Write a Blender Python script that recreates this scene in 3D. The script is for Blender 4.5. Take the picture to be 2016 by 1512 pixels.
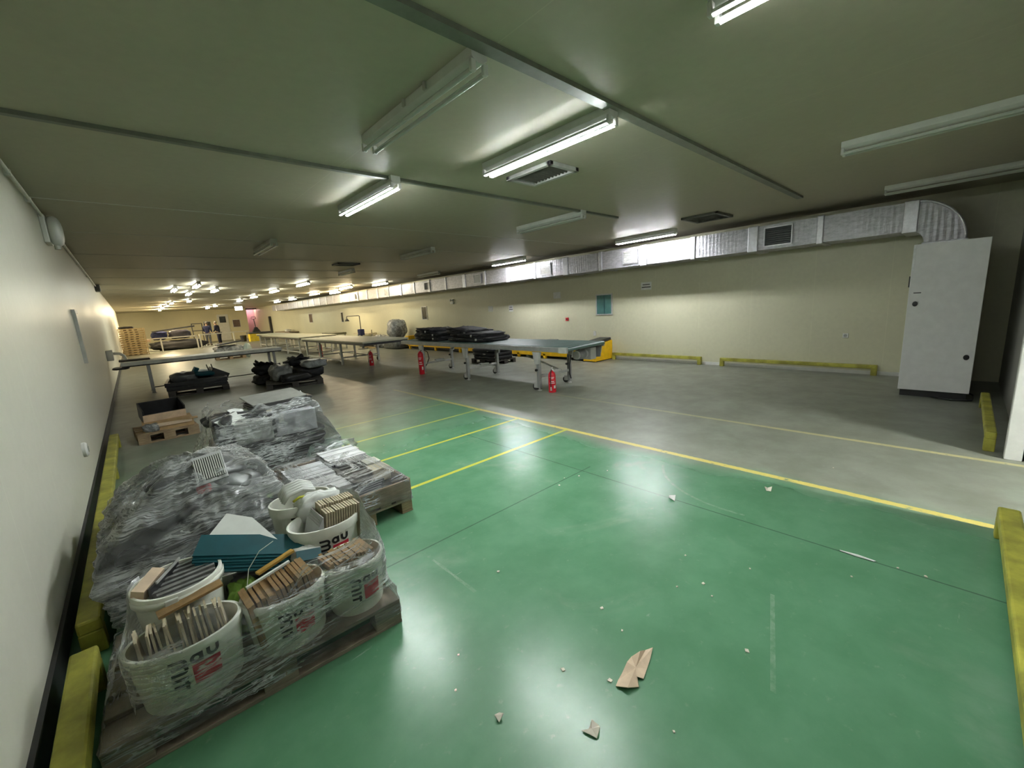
import bpy, bmesh, math, random
from mathutils import Vector, Matrix, Euler, noise as mnoise
random.seed(11)
PI = math.pi
SC = bpy.context.scene
COL = SC.collection
for o in list(bpy.data.objects):
    bpy.data.objects.remove(o, do_unlink=True)

# ------------------------------------------------------------------ camera
R = ((0.73209651, -0.16941751, 0.65979725),
     (-0.67861529, -0.09707345, 0.72805084),
     (-0.05929577, -0.98075198, -0.18603644))
cam_d = bpy.data.cameras.new('camera')
cam_d.sensor_fit = 'HORIZONTAL'
cam_d.sensor_width = 36.0
cam_d.lens = 810.0 * 36.0 / 2016.0
cam_d.clip_start = 0.02
cam_d.clip_end = 200
cam = bpy.data.objects.new('camera', cam_d)
COL.objects.link(cam)
cam.matrix_world = Matrix(((R[0][0], -R[0][1], -R[0][2], 0.0),
                           (R[1][0], -R[1][1], -R[1][2], 0.0),
                           (R[2][0], -R[2][1], -R[2][2], 1.7),
                           (0, 0, 0, 1)))
SC.camera = cam

# ------------------------------------------------------------------ world, exposure
w = bpy.data.worlds.new('world')
SC.world = w
w.use_nodes = True
w.node_tree.nodes['Background'].inputs[0].default_value = (0.5, 0.55, 0.5, 1)
w.node_tree.nodes['Background'].inputs[1].default_value = 0.0
SC.view_settings.view_transform = 'Standard'
SC.view_settings.look = 'None'
SC.view_settings.gamma = 1.0
SC.view_settings.use_curve_mapping = False
SC.view_settings.exposure = 0.2
SC.cycles.transparent_max_bounces = 24
SC.cycles.max_bounces = 12
SC.cycles.diffuse_bounces = 6
SC.cycles.sample_clamp_indirect = 4.0
SC.cycles.caustics_reflective = False
SC.cycles.caustics_refractive = False
TUBE_NEAR = 370.0     # emission of the lit fluorescent tubes
TUBE_DUCT = 390.0
TUBE_FAR = 50.0
TUBE_HALL = 1900.0

# ------------------------------------------------------------------ dimensions
XL, XR, YF, YB, ZC = -0.55, 10.3, -0.5, 51.0, 3.12

# ------------------------------------------------------------------ material helpers
class NT:
    def __init__(s, name):
        s.m = bpy.data.materials.new(name); s.m.use_nodes = True
        s.t = s.m.node_tree; s.n = s.t.nodes; s.l = s.t.links
        s.out = s.n['Material Output']; s.p = s.n['Principled BSDF']
    def add(s, typ, **kw):
        nd = s.n.new(typ)
        for k, v in kw.items(): setattr(nd, k, v)
        return nd
    def plug(s, a, b):
        if isinstance(a, (int, float)): b.default_value = a
        elif isinstance(a, tuple): b.default_value = a if len(a) != 3 or b.type == 'VECTOR' else (*a, 1)
        else: s.l.new(a, b)
    def math(s, op, a, b=0.0, c=None, clamp=False):
        nd = s.add('ShaderNodeMath', operation=op); nd.use_clamp = clamp
        s.plug(a, nd.inputs[0]); s.plug(b, nd.inputs[1])
        if c is not None: s.plug(c, nd.inputs[2])
        return nd.outputs[0]
    def mix(s, f, a, b):
        nd = s.add('ShaderNodeMix', data_type='RGBA')
        s.plug(f, nd.inputs[0]); s.plug(a, nd.inputs[6]); s.plug(b, nd.inputs[7])
        return nd.outputs[2]
    def pos(s): return s.add('ShaderNodeNewGeometry').outputs['Position']
    def obj(s): return s.add('ShaderNodeTexCoord').outputs['Object']
    def uv(s): return s.add('ShaderNodeTexCoord').outputs['UV']
    def map(s, v, scale=(1, 1, 1), rot=(0, 0, 0), loc=(0, 0, 0)):
        nd = s.add('ShaderNodeMapping')
        s.l.new(v, nd.inputs[0]); nd.inputs[1].default_value = loc
        nd.inputs[2].default_value = rot; nd.inputs[3].default_value = scale
        return nd.outputs[0]
    def noise(s, v, scale=5, detail=4, rough=0.5, dist=0.0):
        nd = s.add('ShaderNodeTexNoise')
        s.l.new(v, nd.inputs['Vector']); nd.inputs['Scale'].default_value = scale
        nd.inputs['Detail'].default_value = detail; nd.inputs['Roughness'].default_value = rough
        nd.inputs['Distortion'].default_value = dist
        return nd.outputs[0]
    def ramp(s, f, a, b, va=0.0, vb=1.0):
        nd = s.add('ShaderNodeMapRange'); nd.clamp = True; nd.interpolation_type = 'SMOOTHSTEP'
        s.plug(f, nd.inputs[0]); nd.inputs[1].default_value = a; nd.inputs[2].default_value = b
        nd.inputs[3].default_value = va; nd.inputs[4].default_value = vb
        return nd.outputs[0]
    def bump(s, h, strength=0.3, dist=0.01):
        nd = s.add('ShaderNodeBump'); nd.inputs['Strength'].default_value = strength
        nd.inputs['Distance'].default_value = dist; s.l.new(h, nd.inputs['Height'])
        return nd.outputs[0]
    def set(s, **kw):
        for k, v in kw.items(): s.plug(v, s.p.inputs[k.replace('_', ' ')])
        return s.m

MATS = {}
def simple(name, col, rough=0.5, metal=0.0, var=0.15, scale=8.0, bump=0.0, spec=0.5):
    """a plain painted / plastic / wood-less surface with a little procedural mottling"""
    if name in MATS: return MATS[name]
    t = NT(name); v = t.obj(); n = t.noise(v, scale, 5, 0.6)
    f = t.ramp(n, 0.3, 0.75)
    a = tuple(c * (1 - var) for c in col); b = tuple(min(1, c * (1 + var)) for c in col)
    t.set(Base_Color=t.mix(f, a, b), Roughness=rough, Metallic=metal)
    t.p.inputs['Specular IOR Level'].default_value = spec
    if bump: t.set(Normal=t.bump(t.noise(v, scale * 6, 4), bump, 0.004))
    MATS[name] = t.m
    return t.m

def wood(name, col, dark, rough=0.75):
    if name in MATS: return MATS[name]
    t = NT(name); v = t.obj()
    g = t.noise(t.map(v, (2.5, 2.5, 60)), 3, 6, 0.6, 0.4)
    g2 = t.noise(v, 7, 4)
    f = t.math('MULTIPLY', t.ramp(g, 0.3, 0.7), t.ramp(g2, 0.2, 0.7), clamp=True)
    t.set(Base_Color=t.mix(f, dark, col), Roughness=rough, Normal=t.bump(g, 0.25, 0.004))
    MATS[name] = t.m
    return t.m

def emit(name, col, strength, underside_only=False):
    t = NT(name)
    st = strength
    if underside_only:      # only the tube underside emits, added to keep the nearby ceiling darker
        sep = t.add('ShaderNodeSeparateXYZ'); t.l.new(t.add('ShaderNodeNewGeometry').outputs['Normal'], sep.inputs[0])
        st = t.math('MULTIPLY', t.ramp(sep.outputs[2], -0.92, -0.42, 1.0, 0.0), strength)
    t.set(Base_Color=(0.9, 0.9, 0.9), Emission_Color=col, Emission_Strength=st, Roughness=0.3)
    return t.m

# ---- painted sandwich-panel ceiling and walls
def panel_paint(name, col, rough, var=0.12, seams=None):
    t = NT(name); v = t.pos()
    n = t.noise(v, 0.6, 4); n2 = t.noise(v, 14, 4)
    f = t.math('ADD', t.math('MULTIPLY', n, 0.7), t.math('MULTIPLY', n2, 0.3))
    a = tuple(c * (1 - var) for c in col); b = tuple(c * (1 + var) for c in col)
    c = t.mix(t.ramp(f, 0.35, 0.65), a, b)
    if seams:
        sep = t.add('ShaderNodeSeparateXYZ'); t.l.new(v, sep.inputs[0])
        ax, step, off, width = seams
        s = t.math('PINGPONG', t.math('ADD', sep.outputs[ax], off), step / 2)
        line = t.math('LESS_THAN', s, width)
        c = t.mix(t.math('MULTIPLY', line, 0.22), c, tuple(x * 1.5 for x in col))
    w_ = t.noise(v, 1.1, 2)
    t.set(Base_Color=c, Roughness=t.ramp(n, 0.3, 0.7, rough * 0.92, rough * 1.08),
          Normal=t.bump(w_, 0.06, 0.02))
    return t.m

M_CEIL = panel_paint('ceiling_paint', (0.48, 0.44, 0.345), 0.42, 0.05, seams=(0, 2.30, 0.55, 0.004))
M_CEIL.node_tree.nodes['Principled BSDF'].inputs['Specular IOR Level'].default_value = 0.07
M_WALLR = panel_paint('wall_paint', (0.60, 0.585, 0.42), 0.42, 0.05, seams=(1, 1.15, 0.2, 0.003))
M_WALLL = panel_paint('gloss_wall_paint', (0.74, 0.72, 0.62), 0.38, 0.03, seams=(1, 1.15, 0.5, 0.003))
M_WALLB = panel_paint('back_wall_paint', (0.72, 0.67, 0.46), 0.45, 0.05)
M_WALLD = panel_paint('dark_end_wall_paint', (0.30, 0.30, 0.27), 0.40, 0.08)
M_PINK = panel_paint('pink_light_wall', (0.75, 0.55, 0.58), 0.5, 0.05)  # pink light of the recess put into its wall colour
M_BEAM = simple('ceiling_strip_paint', (0.16, 0.17, 0.14), 0.35)

def floor_mat():
    t = NT('floor_coating'); v = t.pos()
    sep = t.add('ShaderNodeSeparateXYZ'); t.l.new(v, sep.inputs[0])
    X, Y = sep.outputs[0], sep.outputs[1]
    n1 = t.noise(v, 0.55, 5, 0.55); n2 = t.noise(v, 2.6, 6, 0.6); n3 = t.noise(v, 16, 5, 0.65)
    green = t.mix(t.ramp(n2, 0.3, 0.7), (0.084, 0.215, 0.118), (0.112, 0.258, 0.152))
    grey = t.mix(t.ramp(n2, 0.3, 0.72), (0.165, 0.175, 0.14), (0.235, 0.245, 0.205))
    far = t.ramp(t.math('ADD', Y, t.math('MULTIPLY', t.math('SUBTRACT', n1, 0.5), 4.0)), 4.6, 8.2)
    path = t.ramp(t.math('ADD', X, t.math('MULTIPLY', t.math('SUBTRACT', n1, 0.5), 0.9)), 3.85, 4.25)
    g = t.math('MAXIMUM', far, path)
    c = t.mix(g, green, grey)
    # pale dusty patches and dark scuffs
    c = t.mix(t.math('MULTIPLY', t.ramp(t.noise(v, 1.3, 6, 0.6, 0.6), 0.56, 0.72), 0.22), c, (0.33, 0.40, 0.33))
    c = t.mix(t.math('MULTIPLY', t.ramp(t.noise(v, 0.9, 5, 0.7, 1.2), 0.60, 0.72), 0.05), c, (0.06, 0.075, 0.06))
    c = t.mix(t.math('MULTIPLY', t.ramp(n3, 0.60, 0.78), 0.18), c, (0.42, 0.47, 0.40))
    # scratches
    sc = t.noise(t.map(v, (1.0, 14.0, 1.0), (0, 0, 0.6)), 1.6, 6, 0.7, 0.5)
    c = t.mix(t.math('MULTIPLY', t.ramp(sc, 0.68, 0.73), 0.30), c, (0.45, 0.50, 0.44))
    def absd(a, k): return t.math('ABSOLUTE', t.math('SUBTRACT', a, k))
    def line(mask_a, half): return t.math('LESS_THAN', mask_a, half)
    def both(a, b): return t.math('MULTIPLY', a, b)
    # saw-cut joints
    wob = t.math('MULTIPLY', t.math('SUBTRACT', n3, 0.5), 0.006)
    j = t.math('MAXIMUM', both(line(t.math('ADD', absd(X, 3.16), wob), 0.0055), t.math('LESS_THAN', Y, 4.6)),
               both(line(t.math('ADD', absd(Y, 2.5), wob), 0.0055), line(absd(X, 2.0), 1.3)))
    c = t.mix(t.math('MULTIPLY', j, 0.6), c, (0.03, 0.05, 0.04))
    # pale drawn arc and drag marks
    edge0 = t.math('MULTIPLY', t.math('SUBTRACT', n3, 0.5), 0.04)
    dx = t.math('SUBTRACT', X, 4.15); dy = t.math('SUBTRACT', Y, 1.12)
    rr = t.math('SQRT', t.math('ADD', t.math('MULTIPLY', dx, dx), t.math('MULTIPLY', dy, dy)))
    arc = both(line(absd(rr, 0.9), 0.012), both(t.math('LESS_THAN', X, 3.8), t.math('GREATER_THAN', Y, 1.0)))
    drag = both(line(t.math('ADD', t.math('SUBTRACT', Y, 0.48), t.math('MULTIPLY', t.math('SUBTRACT', X, 2.1), -0.28)), 0.022),
                both(t.math('GREATER_THAN', t.math('ADD', t.math('SUBTRACT', Y, 0.48), t.math('MULTIPLY', t.math('SUBTRACT', X, 2.1), -0.28)), 0.0),
                     line(absd(X, 2.1), 0.33)))
    drag2 = both(line(t.math('ADD', absd(X, 1.28), edge0), 0.010), line(absd(Y, 2.1), 0.24))
    marks = t.math('MAXIMUM', t.math('MAXIMUM', arc, drag), drag2)
    c = t.mix(t.math('MULTIPLY', marks, t.ramp(n3, 0.35, 0.65, 0.03, 0.30)), c, (0.40, 0.47, 0.40))
    # yellow painted lines
    wear = t.math('ADD', t.math('MULTIPLY', n3, 0.5), t.math('MULTIPLY', n2, 0.5))
    edge = t.math('MULTIPLY', t.math('SUBTRACT', n3, 0.5), 0.03)
    keep = t.ramp(wear, 0.36, 0.44)
    m1 = both(line(t.math('ADD', absd(X, 4.16), edge), 0.036), t.math('LESS_THAN', Y, 8.6))
    y1 = both(m1, both(keep, t.ramp(Y, 4.5, 8.6, 1.0, 0.35)))
    m2 = both(line(t.math('ADD', absd(X, 5.73), edge), 0.034), t.math('LESS_THAN', Y, 5.2))
    y2 = both(m2, both(keep, t.ramp(Y, 0.2, 4.6, 0.85, 0.25)))
    bays = None
    for k, yv in enumerate((3.526, 4.49, 5.455, 6.39)):
        b = both(line(absd(Y, yv), 0.024), both(t.math('GREATER_THAN', X, 0.45), t.math('LESS_THAN', X, 4.16)))
        b = t.math('MULTIPLY', b, (1.0, 1.0, 0.8, 0.4)[k])
        bays = b if bays is None else t.math('MAXIMUM', bays, b)
    bays = both(bays, t.ramp(wear, 0.34, 0.40))
    c = t.mix(t.math('MULTIPLY', y1, 0.9), c, (0.62, 0.50, 0.13))
    c = t.mix(y2, c, (0.50, 0.45, 0.22))
    c = t.mix(t.math('MULTIPLY', bays, 0.92), c, (0.52, 0.52, 0.07))
    rough = t.math('ADD', 0.27, t.math('MULTIPLY', g, 0.12))
    t.set(Base_Color=c, Roughness=rough)
    t.p.inputs['Specular IOR Level'].default_value = 0.4
    return t.m
M_FLOOR = floor_mat()

def duct_mat():
    t = NT('foil_duct'); v = t.pos()
    sep = t.add('ShaderNodeSeparateXYZ'); t.l.new(v, sep.inputs[0])
    wv = t.add('ShaderNodeTexWave'); wv.bands_direction = 'Y'
    t.l.new(v, wv.inputs[0]); wv.inputs['Scale'].default_value = 4.2
    wv.inputs['Distortion'].default_value = 1.6; wv.inputs['Detail'].default_value = 3
    wv.inputs['Detail Scale'].default_value = 1.2
    n = t.noise(t.map(v, (1, 3, 8)), 3, 6, 0.7)
    h = t.math('ADD', t.math('MULTIPLY', wv.outputs[1], 0.6), n)
    t.set(Base_Color=t.mix(t.ramp(n, 0.3, 0.7), (0.40, 0.395, 0.42), (0.58, 0.57, 0.60)),
          Metallic=0.6, Roughness=0.42, Normal=t.bump(h, 0.5, 0.012))
    return t.m
M_DUCT = duct_mat()
M_TAPE = simple('foil_tape', (0.62, 0.615, 0.64), 0.38, 0.7, 0.1, 20, 0.3)

def film_mat(name='stretch_film', haze=0.06, gloss=0.5, white=0.42):
    """thin clear plastic: see-through, with glossy creases painted whiter for thick folds and lamp glints"""
    t = NT(name); uv = t.uv()
    a = t.noise(t.map(uv, (1.0, 10, 1), (0, 0, 0.10)), 2.2, 6, 0.6, 0.8)
    b = t.noise(t.map(uv, (3, 9, 1), (0, 0, -0.45)), 1.7, 5, 0.6, 1.2)
    c = t.noise(uv, 7, 5, 0.55, 1.0)
    ra = t.math('ABSOLUTE', t.math('SUBTRACT', a, 0.5)); rb = t.math('ABSOLUTE', t.math('SUBTRACT', b, 0.5))
    h = t.math('ADD', t.math('ADD', t.math('MULTIPLY', t.ramp(ra, 0.0, 0.14), 0.22), t.math('MULTIPLY', t.ramp(rb, 0.0, 0.14), 0.18)), t.math('MULTIPLY', c, 1.7))
    nrm = t.bump(h, 1.0, 0.040)
    tr = t.add('ShaderNodeBsdfTransparent'); tr.inputs[0].default_value = (0.99, 0.995, 0.99, 1)
    gl = t.add('ShaderNodeBsdfGlossy'); gl.inputs[0].default_value = (0.97, 0.98, 1, 1); gl.inputs['Roughness'].default_value = 0.33
    t.l.new(nrm, gl.inputs['Normal'])
    df = t.add('ShaderNodeBsdfDiffuse'); df.inputs[0].default_value = (0.80, 0.82, 0.81, 1)
    fr = t.add('ShaderNodeFresnel'); fr.inputs['IOR'].default_value = 1.38
    crease = t.ramp(t.math('MINIMUM', ra, rb), 0.0, 0.050, 1.0, 0.0)
    zone = t.ramp(t.noise(uv, 2.3, 3), 0.40, 0.62)
    cz = t.math('MULTIPLY', crease, zone)
    fac_g = t.math('ADD', t.math('ADD', 0.025, t.math('MULTIPLY', fr.outputs[0], 0.7)), t.math('MULTIPLY', cz, gloss), clamp=True)
    fac_d = t.math('ADD', t.math('ADD', haze * 0.35, t.math('MULTIPLY', zone, haze * 0.65)), t.math('MULTIPLY', cz, white), clamp=True)
    m1 = t.add('ShaderNodeMixShader'); t.l.new(fac_d, m1.inputs[0]); t.l.new(tr.outputs[0], m1.inputs[1]); t.l.new(df.outputs[0], m1.inputs[2])
    m2 = t.add('ShaderNodeMixShader'); t.l.new(fac_g, m2.inputs[0]); t.l.new(m1.outputs[0], m2.inputs[1]); t.l.new(gl.outputs[0], m2.inputs[2])
    t.l.new(m2.outputs[0], t.out.inputs[0])
    return t.m
M_FILM = film_mat()
M_FILM_HAZY = film_mat('hazy_stretch_film', 0.20, 0.55, 0.36)
M_FILM_CLEAR = film_mat('clear_stretch_film', 0.05, 0.5, 0.26)

def tarp_mat():
    t = NT('crumpled_silver_film'); v = t.obj()
    n = t.noise(v, 6, 7, 0.65, 1.0)
    t.set(Base_Color=t.mix(t.ramp(n, 0.4, 0.6), (0.16, 0.165, 0.165), (0.40, 0.41, 0.41)), Roughness=0.25, Normal=t.bump(n, 1.0, 0.05))
    return t.m
M_TARP = tarp_mat()

def foam_print(name, base):
    return simple(name, base, 0.6, var=0.08)

WHITE = simple('white_plastic', (0.72, 0.72, 0.68), 0.42, var=0.06)
TUB = simple('tub_plastic', (0.90, 0.90, 0.82), 0.40, var=0.08, scale=10)
ENAMEL = simple('lamp_enamel', (0.74, 0.74, 0.70), 0.35, var=0.05)
ENAMEL_D = simple('aged_lamp_enamel', (0.50, 0.50, 0.44), 0.4, var=0.08)
GLASS_OFF = simple('unlit_tube_glass', (0.60, 0.61, 0.57), 0.18, var=0.04)
STEEL = simple('grey_steel', (0.42, 0.43, 0.43), 0.38, 0.55, var=0.1)
STEEL_L = simple('light_steel', (0.62, 0.62, 0.60), 0.4, 0.4, var=0.1)
PAINT_W = simple('white_frame_paint', (0.72, 0.71, 0.66), 0.45, var=0.1)
BLACK = simple('black_plastic', (0.018, 0.018, 0.02), 0.38, var=0.3)
BLACK_F = simple('black_fabric', (0.012, 0.012, 0.014), 0.7, var=0.3, bump=0.3)
DARK = simple('dark_grey_plastic', (0.075, 0.078, 0.08), 0.32, var=0.25)
MOULD = simple('grey_moulded_plastic', (0.06, 0.062, 0.066), 0.35, var=0.3)
RUBBER = simple('rubber', (0.025, 0.025, 0.025), 0.7)
YELLOW = simple('yellow_paint', (0.62, 0.47, 0.03), 0.5, var=0.15)
YEL_OLD = simple('worn_yellow_paint', (0.36, 0.34, 0.05), 0.5, var=0.35, scale=5)
YEL_MACH = simple('yellow_machine_paint', (0.80, 0.47, 0.01), 0.42, var=0.1)
RED = simple('red_enamel', (0.62, 0.015, 0.03), 0.28, var=0.1)
RED_P = simple('red_print', (0.62, 0.03, 0.06), 0.5, var=0.15)
INK = simple('black_print', (0.015, 0.015, 0.017), 0.5, var=0.2)
BELT = simple('green_belt', (0.10, 0.16, 0.145), 0.45, var=0.12, scale=4)
TEAL = simple('teal_sheet', (0.004, 0.065, 0.085), 0.45, var=0.15)
TEAL_W = simple('teal_window_film', (0.085, 0.21, 0.195), 0.25, var=0.2, scale=3)
PAPER = simple('paper', (0.74, 0.75, 0.72), 0.7, var=0.06)
SHEET_W = simple('white_strip', (0.66, 0.66, 0.68), 0.4, var=0.06)
BEIGE = simple('beige_plastic', (0.52, 0.46, 0.33), 0.5, var=0.1)
BOARD = simple('pale_board', (0.50, 0.43, 0.30), 0.7, var=0.25, scale=14)
BOARD_B = simple('brown_board', (0.26, 0.155, 0.065), 0.6, var=0.3, scale=14)
BOARD_D = simple('grey_slat', (0.22, 0.215, 0.215), 0.4, var=0.3, scale=14)
CARD = simple('cardboard', (0.42, 0.28, 0.14), 0.8, var=0.15)
CARD_L = simple('pale_cardboard', (0.62, 0.47, 0.34), 0.8, var=0.15)
BOXGREY = simple('grey_carton', (0.42, 0.42, 0.40), 0.65, var=0.1)
BLUE = simple('blue_cloth', (0.012, 0.018, 0.075), 0.8, var=0.3)
NAVY = simple('navy_cloth', (0.010, 0.012, 0.035), 0.8, var=0.3)
DENIM = simple('grey_trousers', (0.09, 0.095, 0.11), 0.8, var=0.3)
SKIN = simple('skin', (0.42, 0.27, 0.19), 0.55, var=0.1)
HAIR = simple('grey_hair', (0.16, 0.14, 0.11), 0.7, var=0.2)
GREEN_C = simple('green_cloth', (0.14, 0.26, 0.03), 0.7, var=0.3)
GOLD = simple('gold_strip', (0.55, 0.33, 0.08), 0.35, 0.3, var=0.2)
CAB = simple('cabinet_white', (0.80, 0.79, 0.79), 0.45, var=0.04)
GRILLE = simple('grille_grey', (0.07, 0.075, 0.08), 0.5)
VENT_D = simple('vent_grey', (0.10, 0.10, 0.085), 0.55)
PLATE = simple('grey_plate', (0.36, 0.36, 0.33), 0.3, 0.3, var=0.12)
WOOD = wood('pallet_wood', (0.42, 0.30, 0.18), (0.22, 0.15, 0.09))
WOOD_G = wood('grey_pallet_wood', (0.30, 0.25, 0.19), (0.15, 0.12, 0.09))
WOOD_D = wood('dark_pallet_wood', (0.09, 0.08, 0.07), (0.04, 0.035, 0.03))
WOOD_Y = wood('new_pallet_wood', (0.62, 0.47, 0.24), (0.40, 0.29, 0.14))
WIN_D = simple('dark_window_glass', (0.03, 0.033, 0.03), 0.12, var=0.2)
WIN_B = simple('brown_window_glass', (0.14, 0.09, 0.075), 0.2, var=0.2)
CHIP = simple('pale_chip', (0.72, 0.66, 0.56), 0.7, var=0.1)

# ------------------------------------------------------------------ mesh builder
class MB:
    def __init__(s): s.v = []; s.f = []; s.mi = []; s.uv = {}
    def add(s, vs, fs, mi=0):
        b = len(s.v); s.v += [tuple(p) for p in vs]
        for f in fs: s.f.append(tuple(i + b for i in f)); s.mi.append(mi)
        return s
    def box(s, c, d, rot=None, mi=0):
        hx, hy, hz = d[0] / 2, d[1] / 2, d[2] / 2
        P = [Vector((x, y, z)) for z in (-hz, hz) for y in (-hy, hy) for x in (-hx, hx)]
        if rot is not None:
            m = Euler(rot).to_matrix() if not isinstance(rot, Matrix) else rot
            P = [m @ p for p in P]
        P = [p + Vector(c) for p in P]
        return s.add(P, [(0, 2, 3, 1), (4, 5, 7, 6), (0, 1, 5, 4), (2, 6, 7, 3), (0, 4, 6, 2), (1, 3, 7, 5)], mi)
    def box2(s, a, b, mi=0):
        return s.box([(a[i] + b[i]) / 2 for i in range(3)], [abs(b[i] - a[i]) for i in range(3)], None, mi)
    def bar(s, p, q, w, h, mi=0, up=(0, 0, 1)):
        p, q = Vector(p), Vector(q); d = (q - p); L = d.length; x = d.normalized()
        u = Vector(up)
        if abs(x.dot(u)) > 0.98: u = Vector((1, 0, 0))
        y = u.cross(x).normalized(); z = x.cross(y)
        m = Matrix((x, y, z)).transposed()
        return s.box((p + q) / 2, (L, w, h), m, mi)
    def path(s, pts, r, n=10, mi=0, cap=True, close=False):
        pts = [Vector(p) for p in pts]; b = len(s.v); k = len(pts)
        rs = r if isinstance(r, (list, tuple)) else [r] * k
        prev = None
        for i, p in enumerate(pts):
            t = (pts[min(i + 1, k - 1)] - pts[max(i - 1, 0)]).normalized()
            if prev is None:
                a = Vector((0, 0, 1)) if abs(t.z) < 0.9 else Vector((1, 0, 0))
                x = a.cross(t).normalized()
            else:
                x = (prev - t * prev.dot(t)).normalized()
            prev = x; y = t.cross(x)
            for j in range(n):
                a = 2 * PI * j / n
                s.v.append(tuple(p + (x * math.cos(a) + y * math.sin(a)) * rs[i]))
        for i in range(k - 1):
            for j in range(n):
                j2 = (j + 1) % n
                s.f.append((b + i * n + j, b + i * n + j2, b + (i + 1) * n + j2, b + (i + 1) * n + j)); s.mi.append(mi)
        if cap:
            s.f.append(tuple(b + j for j in reversed(range(n)))); s.mi.append(mi)
            s.f.append(tuple(b + (k - 1) * n + j for j in range(n))); s.mi.append(mi)
        return s
    def tube(s, p, q, r, n=12, mi=0, r2=None): return s.path([p, q], [r, r if r2 is None else r2], n, mi)
    def lathe(s, prof, c=(0, 0, 0), n=32, sx=1, sy=1, mi=0, cap0=False, cap1=False):
        b = len(s.v); k = len(prof)
        for r, z in prof:
            for j in range(n):
                a = 2 * PI * j / n
                s.v.append((c[0] + r * sx * math.cos(a), c[1] + r * sy * math.sin(a), c[2] + z))
        for i in range(k - 1):
            for j in range(n):
                j2 = (j + 1) % n
                s.f.append((b + i * n + j, b + i * n + j2, b + (i + 1) * n + j2, b + (i + 1) * n + j)); s.mi.append(mi)
        if cap0: s.f.append(tuple(b + j for j in reversed(range(n)))); s.mi.append(mi)
        if cap1: s.f.append(tuple(b + (k - 1) * n + j for j in range(n))); s.mi.append(mi)
        return s
    def prism(s, poly, z0, z1, mi=0, m=None):
        n = len(poly); P = [Vector((x, y, z0)) for x, y in poly] + [Vector((x, y, z1)) for x, y in poly]
        if m is not None: P = [m @ p for p in P]
        F = [tuple(reversed(range(n))), tuple(range(n, 2 * n))] + [(i, (i + 1) % n, n + (i + 1) % n, n + i) for i in range(n)]
        return s.add(P, F, mi)
    def lump(s, c, d, amp=0.12, seed=0, nu=28, nv=14, pw=0.6, rot=None, mi=0, fr=2.2):
        """rounded-box-like solid with uneven surface"""
        def sp(v, e): return math.copysign(abs(v) ** e, v)
        m = Euler(rot).to_matrix() if rot else Matrix.Identity(3)
        P = []
        for i in range(nv + 1):
            ph = -PI / 2 + PI * i / nv
            for j in range(nu):
                th = 2 * PI * j / nu
                q = Vector((sp(math.cos(ph), pw) * sp(math.cos(th), pw), sp(math.cos(ph), pw) * sp(math.sin(th), pw), sp(math.sin(ph), pw)))
                k = 1 + amp * mnoise.noise(q * fr + Vector((seed * 7.3, seed * 1.7, 3.1))) + amp * 0.5 * mnoise.noise(q * fr * 2.7 + Vector((seed, 9, seed)))
                q = Vector((q.x * d[0] / 2, q.y * d[1] / 2, q.z * d[2] / 2)) * k
                P.append(m @ q + Vector(c))
        F = [(i * nu + j, i * nu + (j + 1) % nu, (i + 1) * nu + (j + 1) % nu, (i + 1) * nu + j) for i in range(nv) for j in range(nu)]
        return s.add(P, F, mi)
    def build(s, name, mats, parent=None, smooth=False, bevel=0.0, loc=None, rz=None):
        me = bpy.data.meshes.new(name)
        me.from_pydata(s.v, [], s.f)
        if not isinstance(mats, (list, tuple)): mats = [mats]
        for m in mats: me.materials.append(m)
        if len(mats) > 1:
            for p, i in zip(me.polygons, s.mi): p.material_index = i
        if s.uv:
            lay = me.uv_layers.new(name='UVMap')
            for lp in me.loops: lay.data[lp.index].uv = s.uv[lp.vertex_index]
        me.update()
        o = bpy.data.objects.new(name, me); COL.objects.link(o)
        if parent: o.parent = parent
        if smooth:
            me.shade_smooth() if smooth is True else me.shade_smooth()
            if smooth == 'auto':
                me.set_sharp_from_angle(angle=0.7)
        if bevel:
            b = o.modifiers.new('bevel', 'BEVEL'); b.width = bevel; b.segments = 2; b.limit_method = 'ANGLE'
        if loc is not None: o.location = loc
        if rz is not None: o.rotation_euler = (0, 0, rz)
        return o

def tag(o, label=None, cat=None, group=None, kind=None):
    if label: o['label'] = label
    if cat: o['category'] = cat
    if group: o['group'] = group
    if kind: o['kind'] = kind
    return o
def thing(name, label, cat, loc=(0, 0, 0), rz=0.0, group=None):
    o = bpy.data.objects.new(name, None); COL.objects.link(o)
    o.location = loc; o.rotation_euler = (0, 0, rz) if not isinstance(rz, tuple) else rz
    o.empty_display_size = 0.1
    return tag(o, label, cat, group)
def struct(o): return tag(o, kind='structure')
KIDS = {}
def dup(root, loc=None, rot=None, label=None, group=None):
    def cp(o, parent):
        c = o.copy(); COL.objects.link(c)
        if parent is not None: c.parent = parent
        for ch in [x for x in CH(o)]: cp(ch, c)
        return c
    r = cp(root, None)
    if loc is not None: r.location = loc
    if rot is not None: r.rotation_euler = (0, 0, rot) if not isinstance(rot, tuple) else rot
    if label: r['label'] = label
    if group: r['group'] = group
    return r
def CH(o): return [x for x in COL.objects if x.parent == o]

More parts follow.
